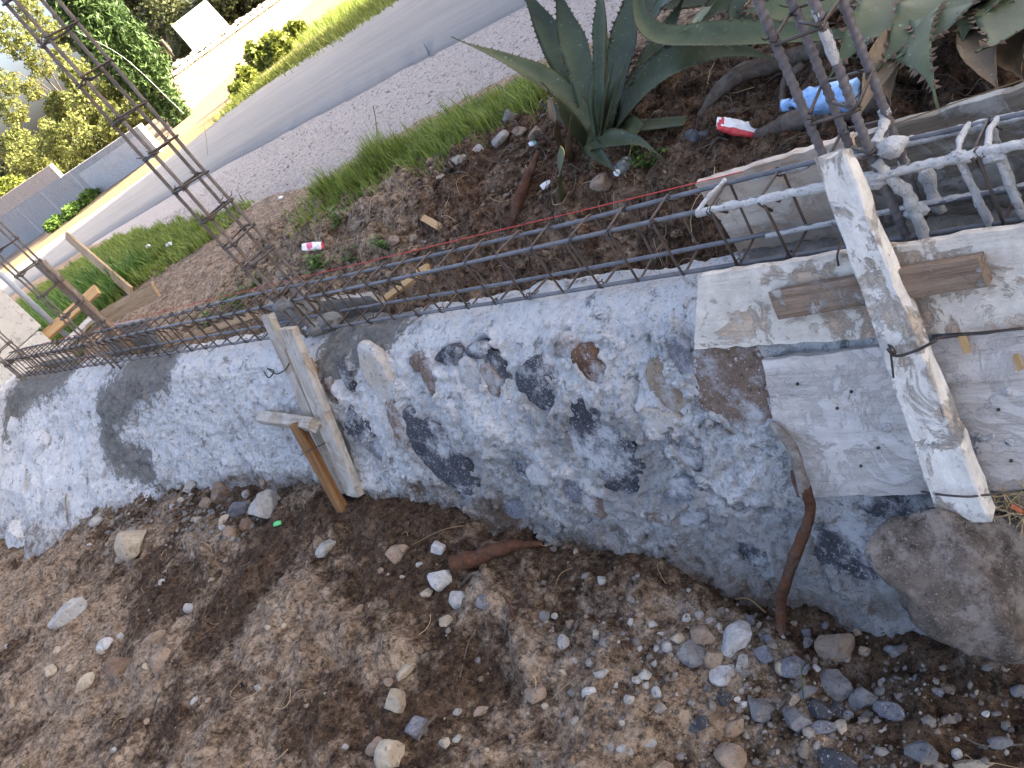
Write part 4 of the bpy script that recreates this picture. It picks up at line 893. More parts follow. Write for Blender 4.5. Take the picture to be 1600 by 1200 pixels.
BACK = [(785, 213, 34, 24, 'r_pale', 'grey-white rock at the edge of the grass, left of the agave', -20), (748, 233, 34, 20, 'r_pale', 'pale rock below the grass clump', -20), (718, 247, 34, 18, 'r_cream', 'cream rock at the foot of the grass clump', -15), (797, 178, 22, 34, 'r_grey', 'upright grey stone poking out of the grass', 80),
 (812, 203, 32, 20, 'r_tan', 'tan rock beside the upright grey stone', -10), (838, 206, 30, 22, 'r_tan', 'round tan rock nearest the agave on the left', 0), (690, 276, 26, 12, 'r_cream', 'flat cream stone on the bank below the grass', -15), (943, 281, 36, 32, 'r_tan', 'rounded dusty rock below the agave', 0),
 (1085, 208, 24, 26, 'r_blue', 'round grey stone left of the red and white bag', 0), (1102, 206, 22, 16, 'r_grey', 'flat grey stone touching the round grey stone', 0), (617, 373, 22, 18, 'r_tan', 'small tan stone on the bank above the cage', 0), (648, 368, 20, 14, 'r_cream', 'small cream stone on the bank right of the tan one', 0),
 (1010, 255, 26, 18, 'r_brown', 'brown clod behind the cage, right of the bottle', 0), (1030, 175, 50, 16, 'r_tan', 'low tan slab under the agave leaves', -5), (530, 330, 26, 16, 'r_tan', 'tan clod at the edge of the gravel strip', 0), (560, 347, 20, 12, 'r_tan', 'small clod on the pale bank', 0), (930, 250, 22, 18, 'r_brown', 'brown stone under the agave heart', 0), (990, 300, 40, 24, 'r_brown', 'brown lump on the bank just behind the cage', 0),
 (102, 507, 20, 14, 'r_cream', 'cream stone between the two planks at far left', -30), (92, 516, 16, 12, 'r_cream', 'smaller cream stone below its twin at far left', -30)]
for (x, y, w_, h_, mt, lb, an) in BACK: rock(x, y, w_, h_, mt, lb, None, an, back=True)

# the big boulder at the right edge
bc = hg(1500, 985); bo = hplane(1512, 905, (-.5, .88, -.5), (0.35, -.9, .25))
V = rock_verts(4, 4242, 8, .05, .72, .95); V = V * np.array([.145, .095, .085])
ol = [(1372, 880), (1378, 850), (1405, 822), (1440, 808), (1530, 812), (1620, 830), (1680, 880), (1680, 1010), (1600, 1030), (1530, 1010), (1470, 988), (1440, 960), (1425, 928), (1395, 905)]
ctr = np.array([1520., 915.]); pa = np.array([math.atan2(y - ctr[1], x - ctr[0]) for x, y in ol]); prr = np.array([math.hypot(x - ctr[0], y - ctr[1]) for x, y in ol]); od = np.argsort(pa); pa, prr = pa[od], prr[od]
V = ICO[5][0].copy(); th = np.arctan2(V[:, 1], V[:, 0]); rr_ = np.interp(th, np.r_[pa[-1] - 2 * math.pi, pa, pa[0] + 2 * math.pi], np.r_[prr[-1], prr, prr[0]])
r_ = ray(1520, 915); Pc = EYE + r_ * (depth(hf(1520, 850)) - .10); k_ = depth(Pc) / FPX
side = RM[:, 0]; dn = RM[:, 1]; fw = RM[:, 2]
fl_ = np.sign(V[:, 2]) * np.abs(V[:, 2]) ** .8
rx = np.hypot(V[:, 0], V[:, 1]) ** .75
W = (np.cos(th) * rx * rr_ * k_)[:, None] * side + (np.sin(th) * rx * rr_ * k_)[:, None] * dn + (fl_ * .085)[:, None] * fw
nn = W / np.linalg.norm(W, axis=1, keepdims=True)
W = W + nn * (.022 * fbm(W[:, 0] * 11, W[:, 1] * 11, W[:, 2] * 11, s=3, o=4, g=.6) + .022 * (.6 - np.abs(fbm(W[:, 0] * 24, W[:, 1] * 30, W[:, 2] * 30, s=8, o=4, g=.65))))[:, None]
rb_ = np.random.default_rng(12)
for q in range(12):
    nv = -fw * rb_.uniform(.5, 1.) + side * rb_.normal(0, .5) + dn * rb_.normal(0, .5); nv /= np.linalg.norm(nv); pr2 = W @ nv; W = W - np.maximum(0, pr2 - pr2.max() * rb_.uniform(.62, .85))[:, None] * nv * .92
tag(obj('boulder', W + Pc, ICO[5][1], M['boulder']), 'big rough brownish boulder at the right edge under the prop', 'boulder')

# loose pebbles and clods: too many and too small to count
def scatter(name, n, pick, size, mat, seed, label, cat, flat=.7, lv=1, back=False):
    r = np.random.default_rng(seed); Vb = [rock_verts(lv, seed + q, 5, .12, .6, .9) for q in range(8)]; F0 = ICO[lv][1]; Vs = []; Fs = []; c = 0
    XY = pick(r, n); Z = ground(XY[:, 0], XY[:, 1])
    for q in range(len(XY)):
        s = size(r); a = r.uniform(0, 6.28); V = Vb[q % 8] * np.array([s, s * r.uniform(.6, 1), s * flat])
        ca, sa = math.cos(a), math.sin(a); V = V @ np.array([[ca, sa, 0], [-sa, ca, 0], [0, 0, 1]]) + np.array([XY[q, 0], XY[q, 1], Z[q] + s * .15])
        Vs.append(V); Fs.append(F0 + c); c += len(V)
    var = np.repeat(r.uniform(0, 1, len(XY)), len(Vb[0])); at_ = {'var': var}
    if mat is M['soil']:
        for k_, a_ in soil_attrs(XY[:, 0], XY[:, 1]).items(): at_[k_] = np.repeat(a_ + (r.normal(0, .12, len(XY)) if k_ == 'dry' else 0), len(Vb[0]))
    return tag(obj(name, np.concatenate(Vs), np.concatenate(Fs), mat, smooth=False, attrs=at_), label, cat, kind='stuff')
def var_rock(name, cols):
    mt, n, l, b = new_mat(name); v = coord(n, l, rnd=False); col = ramp(n, l, attr(n, 'var'), [(k / (len(cols) - 1), c) for k, c in enumerate(cols)])
    f = texn(n, l, v, 60, 4, .7); col = mixc(n, l, ramp(n, l, f, [(.3, .6), (.6, 1.)]), (.04, .03, .025), col)
    l.new(col, b.inputs['Base Color']); setb(b, .9, .2); bump(n, l, b, texn(n, l, v, 150, 3, .7), .003, 1.); return mt
M['pebbles'] = var_rock('pebbles', [(.07, .062, .055), (.20, .18, .165), (.12, .105, .095), (.26, .235, .205), (.15, .11, .08), (.34, .32, .29)])
M['grit'] = var_rock('grit', [(.10, .07, .05), (.26, .20, .15), (.17, .125, .09), (.34, .27, .20), (.20, .15, .11), (.42, .36, .29)])
M['clods'] = var_rock('clods', [(.06, .04, .026), (.14, .095, .062), (.09, .06, .04), (.20, .14, .095)])
def pk_rubble(r, n):
    x = r.normal(-1.02, .28, n); y = r.normal(.74, .12, n); k = (y < .98) & (x < .2); return np.stack([x, y], -1)[k]
def pk_front(r, n):
    x = -(.3 + r.power(.7, n) * 5.2); y = r.uniform(-.5, 1.02, n); cl = fbm(x * 2.5, y * 2.5, s=55, o=3); k = r.uniform(-.5, .6, n) < cl; return np.stack([x, y], -1)[k]
def pk_bank(r, n):
    x = r.uniform(-5, -.3, n); y = r.uniform(1.62, 2.9, n); return np.stack([x, y], -1)
def pk_sh(r, n):
    x = -r.uniform(0, 1, n) ** .8 * 10; y = r.uniform(3.0, 6.0, n); k = (y > line_y(sh, x) - .1) & (y < line_y(nr, x) + .15); return np.stack([x, y], -1)[k]
def pk_base(r, n):
    x = r.uniform(-5.4, -3.3, n); y = r.normal(.88, .12, n); k = y < 1.0; return np.stack([x, y], -1)[k]
scatter('loose_pebbles', 1300, pk_rubble, lambda r: min(.016, r.lognormal(-5.35, .5)), M['pebbles'], 11, 'grey gravel and pebbles spilled at the wall foot', 'pebbles')
scatter('scattered_grit', 3600, pk_front, lambda r: min(.011, r.lognormal(-6.0, .5)), M['grit'], 12, 'fine stones scattered over the soil in front', 'pebbles')
scatter('wall_foot_grit', 900, pk_base, lambda r: min(.022, r.lognormal(-4.9, .5)), M['pebbles'], 17, 'grey stone crumbs along the foot of the left wall stretch', 'pebbles')
scatter('soil_clods', 17000, pk_front, lambda r: min(.020, r.lognormal(-5.6, .6)), M['soil'], 13, 'loose brown clods of earth in front of the wall', 'soil clods')
scatter('bank_clods', 7000, pk_bank, lambda r: min(.03, r.lognormal(-4.75, .5)), M['soil'], 14, 'loose brown clods of earth on the dug bank', 'soil clods')
M['gravel_bits'] = var_rock('gravel_bits', [(.24, .215, .20), (.38, .345, .325), (.30, .27, .25), (.46, .43, .40)])
scatter('shoulder_gravel', 12000, pk_sh, lambda r: min(.022, r.lognormal(-5.3, .45)), M['gravel_bits'], 18, 'loose gravel on the strip beside the road', 'gravel')
scatter('bank_grit', 1500, pk_bank, lambda r: min(.014, r.lognormal(-5.3, .5)), M['pebbles'], 15, 'small stones mixed into the dug bank', 'pebbles')

# ================================================================== STICKS, ROOTS, LITTER
def branch(name, pts, rad, mat, label, cat, n=40, amp=.25, parent=None, seg=9):
    P = spline(pts, n); R = np.interp(np.linspace(0, 1, n), np.linspace(0, 1, len(rad)), rad)
    V, F = tube(P, R, seg); c = np.repeat(P, seg, 0); o_ = V - c
    f = 1 + amp * fbm(V[:, 0] * 30, V[:, 1] * 30, V[:, 2] * 30, s=len(label or name), o=3)
    o = obj(name, c + o_ * f[:, None], F, M[mat], parent)
    return tag(o, label, cat)
g0 = hg(1212, 985)
st = empty('bent_stick', g0, 'bent rusty-brown stick with a grey upper half standing against the wall', 'stick')
branch('lower_stem', [g0 + np.array([0, 0, -.03]), hf(1222, 930, .07), hf(1243, 865, .075), hf(1266, 800, .06), hf(1258, 762, .055)], [.013, .0135, .013, .012, .013], 'root_red', None, None, 40, .3, st)
branch('upper_stem', [hf(1258, 772, .055), hf(1252, 745, .055), hf(1238, 700, .05), hf(1205, 662, .03)], [.0135, .0125, .012, .010], 'w_grey', None, None, 30, .25, st)
branch('stub', [hf(1252, 775, .055), hf(1243, 750, .05), hf(1240, 735, .045)], [.008, .008, .007], 'root_red', None, None, 12, .25, st)
a = hg(720, 890); b_ = hg(850, 852)
branch('dark_root', [a + np.array([-.02, 0, .015]), a * .6 + b_ * .4 + np.array([0, 0, .03]), a * .3 + b_ * .7 + np.array([0, 0, .03]), b_ + np.array([0, 0, .01])], [.028, .024, .018, .008], 'root_red', 'dark reddish chunk of root lying on the soil below the wall', 'root', 40, .55)
def litter_twig(px, k, label, r=.003, mat='straw', back=False, lift=.012, cat='twig'):
    H = hg_back if back else hg
    P = [H(*q) + np.array([0, 0, lift * (1 if 0 < i < len(px) - 1 else .4)]) for i, q in enumerate(px)]
    return tag(obj('twig', *tube(spline(P, 20), r, 5), M[mat]), label, cat)
litter_twig([(725, 915), (745, 902), (765, 910), (763, 925)], 0, 'curled pale root curving below the dark root', .004, 'root', lift=.02)
litter_twig([(790, 935), (800, 950), (806, 968)], 0, 'reddish rootlet right of the dark grey stone', .003, 'root_red')
litter_twig([(645, 853), (700, 830), (760, 820)], 0, 'thin straw stalk above the dark root', .0018)
litter_twig([(868, 920), (880, 900), (898, 888)], 0, 'curved straw on the dark soil under the wall', .002)
litter_twig([(1152, 940), (1178, 947), (1200, 962)], 0, 'yellow straw stalk at the foot of the bent stick', .003, lift=.03)
litter_twig([(655, 1158), (668, 1140), (684, 1118)], 0, 'grey twig right of the largest cream rock', .004, 'root')
litter_twig([(1260, 1100), (1263, 1065), (1266, 1040)], 0, 'thin green stalk over the lower rubble', .0012, 'weed', lift=.04)
litter_twig([(1500, 1150), (1540, 1170), (1600, 1165)], 0, 'thin wiry root at the bottom right', .002, 'root')
litter_twig([(720, 1060), (735, 1010), (745, 985)], 0, 'thin dark stalk on the soil at bottom centre', .0018, 'root')

# straw and fine roots lying about: uncountable
def fibres(name, n, pick, lmin, lmax, r, mat, seed, label, curl=.4, rise=.02):
    rg = np.random.default_rng(seed); XY = pick(rg, n); n = len(XY); t = np.linspace(-.5, .5, 5)[None]
    a = rg.uniform(0, 6.28, (n, 1)); L = rg.uniform(lmin, lmax, (n, 1)); k = rg.normal(0, curl, (n, 1))
    px = XY[:, :1] + L * t * np.cos(a) - k * L * t * t * np.sin(a); py = XY[:, 1:] + L * t * np.sin(a) + k * L * t * t * np.cos(a)
    pz = ground(px, py, False) + .012 + rise * rg.uniform(0, 1, (n, 1)) * (1 - (2 * t * rg.uniform(.5, 1.2, (n, 1))) ** 2); rr = r * rg.uniform(.6, 1.4, n)
    Vs = []; Fs = []; c = 0; var = []
    for q in range(n):
        V, F = tube(np.stack([px[q], py[q], pz[q]], -1), rr[q], 3, False); Vs.append(V); Fs.append(np.array(F) + c); c += len(V); var += [rg.uniform()] * len(V)
    return tag(obj(name, np.concatenate(Vs), np.concatenate(Fs), M[mat], attrs={'var': var}), label, 'straw', kind='stuff')
fibres('straw_litter', 420, pk_front, .02, .09, .0008, 'straw', 21, 'bits of straw strewn over the soil in front', .8, .006)
fibres('bank_roots', 520, pk_bank, .02, .10, .0011, 'straw', 22, 'tangled fine roots and straw on the dug bank', .8, .012)
fibres('bank_rootlets', 420, lambda r, n: np.stack([r.uniform(-2.6, -.3, n), r.uniform(1.62, 2.5, n)], -1), .03, .14, .0016, 'root', 23, 'dark tangled rootlets hanging on the bank behind the cage', 1.0, .025)

# roots and branches on the bank
def bp(px, py, dz=0.): return hg_back(px, py) + np.array([0, 0, dz])
branch('bank_root', [bp(790, 370, -.02), bp(815, 330, .03), bp(832, 285, .03), bp(845, 245, .02)], [.016, .02, .016, .008], 'root_red', 'reddish brown root slanting up the bank left of the agave', 'root', 40, .4)
branch('dead_branch', [bp(1095, 185, .01), bp(1150, 150, .05), bp(1230, 120, .05), bp(1300, 95, .04)], [.008, .026, .026, .02], 'root', 'thick grey dead branch behind the ribbed uprights', 'branch', 40, .3)
branch('dead_branch', [bp(1185, 212, .0), bp(1250, 196, .015), bp(1330, 182, .01), bp(1400, 158, .01)], [.018, .028, .028, .02], 'root', 'low dead log lying under the blue plastic bottle', 'branch', 40, .35)
branch('dead_branch', [bp(1225, 185, .02), bp(1240, 155, .06), bp(1262, 130, .05)], [.006, .012, .01], 'root', 'short upright dead twig left of the blue plastic bottle', 'branch', 24, .3)
plank('wood_chip', bp(665, 345, .015), bp(690, 358, .01), .028, .012, (0, -.4, 1), M['w_new'], label='small light wood offcut lying on the bank', cat='wood chip')
plank('wood_chip', bp(820, 418, .12), bp(880, 425, .12), .02, .012, (0, -.4, 1), M['w_brown'], label='orange-brown splinter behind the cage', cat='wood chip') if False else None

def bag(name, c, L, Wd, H_, ang, mats, split, label, cat, seed=0, ends=True):
    """crumpled pillow-shaped packet; `split` chooses the print colour of each face"""
    nu, nv = 26, 18; V = []; th = np.arange(nv) * 2 * math.pi / nv
    for i in range(nu):
        u = i / (nu - 1) * 2 - 1; k = max(.04, (1 - abs(u) ** 2.6)) ** .6; wv = Wd * (.85 + .15 * k)
        for t in th: V.append((u * L, math.cos(t) * wv * (1 - .1 * abs(u)), math.sin(t) * H_ * k + .001 * math.cos(t)))
    V = np.array(V); V += .16 * H_ * np.stack([fbm(V[:, 0] * 70 + seed, V[:, 1] * 70, V[:, 2] * 70, s=q, o=3) for q in (1, 2, 3)], -1) * 2.2
    F = grid_faces(nu, nv, True); ct = V[F].mean(1); mi = [split(p[0] / L, p[1] / Wd) for p in ct]
    F = [list(f) for f in F] + [list(range(nv))[::-1], [(nu - 1) * nv + q for q in range(nv)]]; mi += [mi[0], mi[-1]]
    if len(ang) == 2:      # long axis level-ish, broad side tipped to face up and outwards
        X_ = RM[:, 0] * math.cos(ang[0]) + RM[:, 1] * math.sin(ang[0]); R_ = frame((0, 0, 0), X_, np.array([0, 0, 1.]) * (1 - ang[1]) - RM[:, 2] * ang[1]).to_3x3()
    else: R_ = Matrix.Rotation(ang[2], 3, 'Z') @ Matrix.Rotation(ang[1], 3, 'Y') @ Matrix.Rotation(ang[0], 3, 'X')
    V = V @ np.array(R_).T
    o = obj(name, V, F, mats, midx=mi, smooth=False); o.location = Vector([float(q) for q in c]); return tag(o, label, cat)
p0 = bp(1160, 214, .03)
bag('snack_bag', p0, .060, .024, .014, (.2, .6), [M['white_pl'], M['red_pl']], lambda u, v: 1 if (v < -.45 or u > .85 or (u < -.7 and int(u * 30) % 2 == 0)) else 0, 'shiny white and red snack bag lying under the agave', 'bag', 3)
p0 = bp(500, 398, .05)
bag('candy_wrapper', p0, .050, .020, .016, (-.1, .6), [M['white_pl'], M['pink_pl'], M['red_pl']], lambda u, v: 2 if u > .8 else 1 if (-.55 < u < 0 and abs(v) < .75) else 0, 'pink and white wrapper caught in weeds on the bank', 'wrapper', 5)
bag('green_wrapper', hg(436, 821) + np.array([0, 0, .012]), .016, .010, .006, (.3, .3, .9), [M['green_pl']], lambda u, v: 0, 'small bright green plastic scrap on the soil', 'scrap', 7)
bag('paper_scrap', bp(441, 312, .02), .016, .012, .008, (.3, .3, .4), [M['white_pl']], lambda u, v: 0, 'white crumpled scrap at the edge of the gravel strip', 'scrap', 9)
bag('plastic_scrap', bp(835, 228, .012), .016, .012, .008, (.3, .3, .9), [M['white_pl'], M['teal_pl']], lambda u, v: 1 if u > 0 else 0, 'teal and white plastic scrap beside the agave', 'scrap', 11)
bag('white_shard', bp(858, 296, .02), .022, .012, .004, (.9, .2, 1.2), [M['white_pl']], lambda u, v: 0, 'white shard stuck in the bank below the cut agave leaf', 'scrap', 13)
for q, (x_, y_) in enumerate([(238, 392), (271, 389)]): bag('paper_scrap', bp(x_, y_, .05), .03, .02, .012, (.4, .2, .5 * q), [M['white_pl']], lambda u, v: 0, ('white scrap in the grass left of the tall column cage', 'white scrap in the grass nearest the tall column cage')[q], 'scrap', 15 + q)
def bottle(name, c, ax, L, R_, body, capm, label, crush=.0):
    e = empty(name, c, label, 'bottle'); ax = np.asarray(ax, float); ax /= np.linalg.norm(ax); c = np.asarray(c, float)
    pr_ = [(0, .3), (.006, .85), (.03, 1.), (.2, .97), (.25, .92), (.3, .97), (.55, 1.), (.6, .94), (.65, 1.), (.8, .75), (.9, .36), (.96, .34)]
    P = [c + ax * L * u for u, _ in pr_]; V, F = tube(P, [R_ * r for _, r in pr_], 16)
    if crush: V = V + crush * R_ * np.stack([fbm(V[:, 0] * 40, V[:, 1] * 40, V[:, 2] * 40, s=q, o=2) for q in (1, 2, 3)], -1)
    obj('body', V, F, body, e, True)
    obj('cap', *tube([c + ax * L * .95, c + ax * L * 1.06], [R_ * .42, R_ * .42], 14), capm, e, False); return e
p0 = hy(1338, 148, 1.80); p1 = hy(1257, 160, 1.80)
bottle('plastic_bottle', p0, p1 - p0, .16, .034, M['blue_pl'], M['blue_pl'], 'crushed blue plastic bottle lying behind the ribbed uprights', .5)
p0 = bp(985, 262, .02); p1 = bp(969, 276, .02)
bottle('plastic_bottle', p0, p1 - p0 + np.array([.01, -.03, .006]), .075, .024, M['clear_pl'], M['white_pl'], 'grey clear bottle with a white cap pointing out under the agave')

# ================================================================== AGAVES
def agave_leaf(parent, pts, width, mat, up=(0, -.5, .85), gut=.25, thick=.16, base=.75, peak=.35, teeth=True, cut=False, name='leaf', dead=False, seed=0):
    n = 30; P = spline(pts, n); L = np.r_[0, np.cumsum(np.linalg.norm(np.diff(P, axis=0), axis=1))]; u = L / L[-1]
    T = np.gradient(P, axis=0); T /= np.linalg.norm(T, axis=1, keepdims=True)
    wv = np.where(u < peak, base + (1 - base) * sst(0, peak, u), (1 - sst(peak, 1.0, u) ** 1.15)) if not cut else np.where(u < peak, base + (1 - base) * sst(0, peak, u), 1 - .25 * u)
    wv = np.maximum(wv, .03) * width / 2; up = np.asarray(up, float); m_ = 9; V = []; us = np.linspace(-1, 1, m_)
    for k in range(n):
        N_ = up - T[k] * (up @ T[k]); N_ /= np.linalg.norm(N_); S = np.cross(T[k], N_); w_ = wv[k]; th = thick * width * (1 - .75 * u[k]) * .5
        wav = .05 * width * math.sin(k * .9 + seed)
        for q in us: V.append(P[k] + S * q * w_ + N_ * (gut * w_ * q * q + (wav * abs(q) ** 3 if dead else wav * .25 * abs(q) ** 3)))
        for q in us[::-1]: V.append(P[k] + S * q * w_ * .985 + N_ * (gut * w_ * q * q - th * (1 - q * q) - .0015))
    m2 = 2 * m_; F = [list(f) for f in grid_faces(n, m2, True)] + [list(range(m2))[::-1], [(n - 1) * m2 + q for q in range(m2)]]; V = np.array(V); mi = [0] * (len(F) - 1) + [1 if cut else 0]
    mb = MB(); mb.add(V, F); mb.m = mi; tb = MB()
    if teeth:
        s_ = .03
        while s_ < L[-1] * .93:
            k = int(np.searchsorted(L, s_)); k = min(k, n - 2)
            for side_, idx in ((-1, 0), (1, m_ - 1)):
                p = V[k * m2 + idx]; ctr = P[k]; out = (p - ctr); out /= max(np.linalg.norm(out), 1e-6); t_ = T[k]; h_ = width * random.uniform(.05, .09)
                tb.add([p - t_ * h_ * .6 - out * .001, p + t_ * h_ * .6 - out * .001, p + out * h_ + t_ * h_ * .3, p - out * .002 + np.cross(t_, out) * h_ * .4], [[0, 1, 2], [1, 3, 2], [3, 0, 2]])
            s_ += random.uniform(.018, .03)
    lf = mb.build(name, [mat, M['agave_cut']], parent)
    if tb.n:
        TV, TF = tb.out(); to = obj('marginal_teeth', TV - np.array(parent.location), TF, M['tooth'], None, False); to.parent = lf; to['kind'] = 'stuff'
    return lf
def lp(*a): return [hy(px, py, y) for px, py, y in a]
b0 = bp(935, 236)
ag = empty('agave', b0, 'dark green agave rosette with spiny leaves on the bank at top centre', 'agave')
AG = M['agave']; A2 = M['agave2']
for k, (pts, w_, mt, kw) in enumerate([
    (lp((925, 205, 2.18), (880, 148, 2.25), (800, 100, 2.30), (705, 57, 2.30)), .085, M['agave2'], dict(gut=.55, up=(.3, -.1, .95))),
    (lp((918, 215, 2.14), (880, 165, 2.05), (845, 128, 2.0)), .085, AG, dict(gut=.4)),
    (lp((925, 200, 2.2), (890, 110, 2.35), (850, 35, 2.45), (800, -45, 2.5)), .105, AG, dict(peak=.5, gut=.3)),
    (lp((930, 200, 2.2), (912, 110, 2.3), (890, 40, 2.38), (860, -50, 2.42)), .11, AG, dict(peak=.5, gut=.35)),
    (lp((940, 205, 2.12), (945, 120, 2.12), (944, 40, 2.12), (935, -60, 2.14)), .095, M['agave3'], dict(peak=.5, gut=.45)),
    (lp((950, 195, 2.18), (972, 100, 2.24), (985, 30, 2.3), (990, -60, 2.34)), .13, AG, dict(peak=.5, gut=.3)),
    (lp((960, 200, 2.15), (1000, 145, 2.12), (1050, 100, 2.12), (1130, 78, 2.15), (1230, 95, 2.12)), .115, AG, dict(peak=.45, gut=.35)),
    (lp((955, 200, 2.2), (1010, 120, 2.3), (1040, 60, 2.4), (1075, -20, 2.5)), .12, AG, dict(peak=.5, gut=.3)),
    (lp((945, 205, 2.08), (960, 150, 2.06), (978, 92, 2.05)), .042, M['agave3'], dict(gut=.6)),
    (lp((932, 210, 2.08), (926, 160, 2.07), (928, 108, 2.06)), .035, M['agave3'], dict(gut=.6)),
    (lp((940, 208, 2.07), (948, 150, 2.05), (958, 98, 2.03)), .035, AG, dict(gut=.6)),
    (lp((925, 228, 2.08), (955, 218, 2.02), (1000, 222, 1.96), (1040, 250, 1.92)), .060, AG, dict(gut=.4)),
    (lp((922, 222, 2.1), (940, 245, 2.0), (968, 274, 1.93)), .05, AG, dict(gut=.5)),
    (lp((905, 200, 2.22), (870, 172, 2.3), (835, 160, 2.32)), .05, AG, dict(gut=.5)),
]): agave_leaf(ag, pts, w_, mt, seed=k, **kw)
branch('core', [b0 + np.array([0, .02, -.06]), hy(935, 225, 2.16), hy(940, 190, 2.17)], [.05, .06, .03], 'agave2', None, None, 12, .25, ag)
agave_leaf(ag, lp((965, 205, 2.12), (985, 195, 2.08), (998, 205, 2.06)), .07, M['agave2'], cut=True, name='cut_leaf', teeth=False)
o = empty('cut_agave_leaf', bp(875, 295), 'stub of a cut green agave leaf stuck upright in the bank', 'leaf')
agave_leaf(o, [bp(872, 302, -.03), hy(874, 270, 1.92), hy(880, 235, 1.92)], .062, M['agave2'], gut=.15, thick=.3, peak=.3, cut=True, teeth=True, name='leaf_blade')
o = empty('cut_agave_leaf', bp(1035, 210), 'pale green cut agave leaf lying flat beside the round grey stone', 'leaf')
agave_leaf(o, [bp(985, 212, .03), bp(1030, 210, .035), bp(1078, 205, .035)], .055, M['agave2'], gut=.15, thick=.3, peak=.3, cut=True, teeth=False, up=(0, -.2, 1), name='leaf_blade')
o = empty('dead_agave_leaf', bp(870, 190), 'shrivelled dry leaf curling left of the agave foot', 'leaf')
agave_leaf(o, [bp(885, 240, .0), hy(868, 190, 2.1), hy(858, 150, 2.15), hy(852, 142, 2.1)], .05, M['agave_dead'], gut=.5, dead=True, teeth=False, name='leaf_blade')
agave_leaf(o, [bp(895, 250, .0), hy(890, 205, 2.05), hy(893, 175, 2.05)], .045, M['agave_dead'], gut=.6, dead=True, teeth=False, name='leaf_blade')

b1 = bp(1440, -60)
a2 = empty('agave', b1, 'broad olive agave with arching and drooping leaves in the upper right corner', 'agave')
for k, (pts, w_, mt, kw) in enumerate([
    (lp((1000, -40, 2.35), (1003, 25, 2.25), (1035, 58, 2.18), (1110, 60, 2.12), (1200, 58, 2.08), (1330, 55, 2.05), (1440, 20, 2.1)), .085, M['agave2'], dict(peak=.5, base=.5, gut=.5, up=(0, -.3, .95))),
    (lp((1440, -40, 2.3), (1420, 30, 2.05), (1430, 75, 1.85), (1452, 120, 1.74), (1466, 172, 1.66)), .18, M['agave2'], dict(peak=.25, gut=-.12, up=(0, -.75, .65))),
    (lp((1480, -60, 2.3), (1400, 10, 2.1), (1340, 60, 2.0), (1290, 130, 1.92)), .20, M['agave2'], dict(peak=.35, gut=.15)),
    (lp((1400, -60, 2.4), (1380, 20, 2.2), (1360, 55, 2.1), (1335, 95, 2.0)), .17, M['agave3'], dict(peak=.4, gut=.15)),
    (lp((1250, -60, 2.6), (1160, -20, 2.5), (1100, 30, 2.45), (1080, 62, 2.4)), .15, AG, dict(peak=.4, gut=.25)),
    (lp((1300, -60, 2.6), (1250, 0, 2.5), (1200, 30, 2.45), (1110, 40, 2.4)), .14, AG, dict(peak=.4, gut=.25)),
    (lp((1130, -80, 2.6), (1060, -30, 2.5), (1030, 10, 2.5), (1010, 60, 2.45)), .14, M['agave3'], dict(peak=.4, gut=.25)),
    (lp((1560, -60, 2.2), (1530, 0, 2.05), (1510, 40, 1.95), (1500, 75, 1.9)), .16, M['agave3'], dict(peak=.4, gut=.15)),
    (lp((1110, 10, 2.3), (1090, 35, 2.2), (1060, 52, 2.15)), .05, M['agave3'], dict(gut=.4)),
    (lp((1180, -30, 2.3), (1150, 20, 2.25), (1160, 45, 2.2)), .06, AG, dict(gut=.4)),
    (lp((1200, -70, 2.7), (1140, -30, 2.6), (1060, 0, 2.55), (990, 20, 2.5)), .15, AG, dict(peak=.4, gut=.25)),
    (lp((1330, -70, 2.5), (1270, -10, 2.4), (1230, 40, 2.3), (1215, 80, 2.25)), .16, M['agave2'], dict(peak=.4, gut=.2)),
    (lp((1400, -60, 2.3), (1320, -20, 2.25), (1250, 10, 2.2), (1150, 18, 2.2)), .15, M['agave2'], dict(peak=.4, gut=.25)),
    (lp((1500, -60, 2.2), (1470, 0, 2.05), (1420, 50, 1.95), (1370, 110, 1.86)), .19, M['agave2'], dict(peak=.35, gut=.15)),
    (lp((1540, -50, 2.2), (1480, 10, 2.02), (1450, 60, 1.9), (1400, 90, 1.85)), .18, M['agave3'], dict(peak=.35, gut=.1)),
    (lp((1620, -40, 2.1), (1590, 20, 1.95), (1560, 60, 1.85), (1525, 80, 1.8)), .17, M['agave2'], dict(peak=.4, gut=.15)),
    (lp((1060, -60, 2.5), (1020, -10, 2.4), (1000, 30, 2.35), (975, 70, 2.3)), .12, AG, dict(peak=.4, gut=.3)),
]): agave_leaf(a2, pts, w_, mt, seed=20 + k, **kw)
for k, (pts, w_) in enumerate([(lp((1420, 40, 2.0), (1385, 90, 1.9), (1360, 140, 1.82), (1340, 190, 1.74)), .075), (lp((1400, 60, 2.0), (1385, 110, 1.9), (1392, 165, 1.8)), .08), (lp((1520, 30, 2.0), (1535, 90, 1.85), (1565, 150, 1.72)), .075), (lp((1560, 20, 2.0), (1575, 80, 1.9), (1600, 130, 1.8)), .09)]):
    agave_leaf(a2, pts, w_, M['agave_dead'], gut=.5, dead=True, teeth=False, seed=40 + k, name='dead_leaf', up=(.2, -.8, .5))

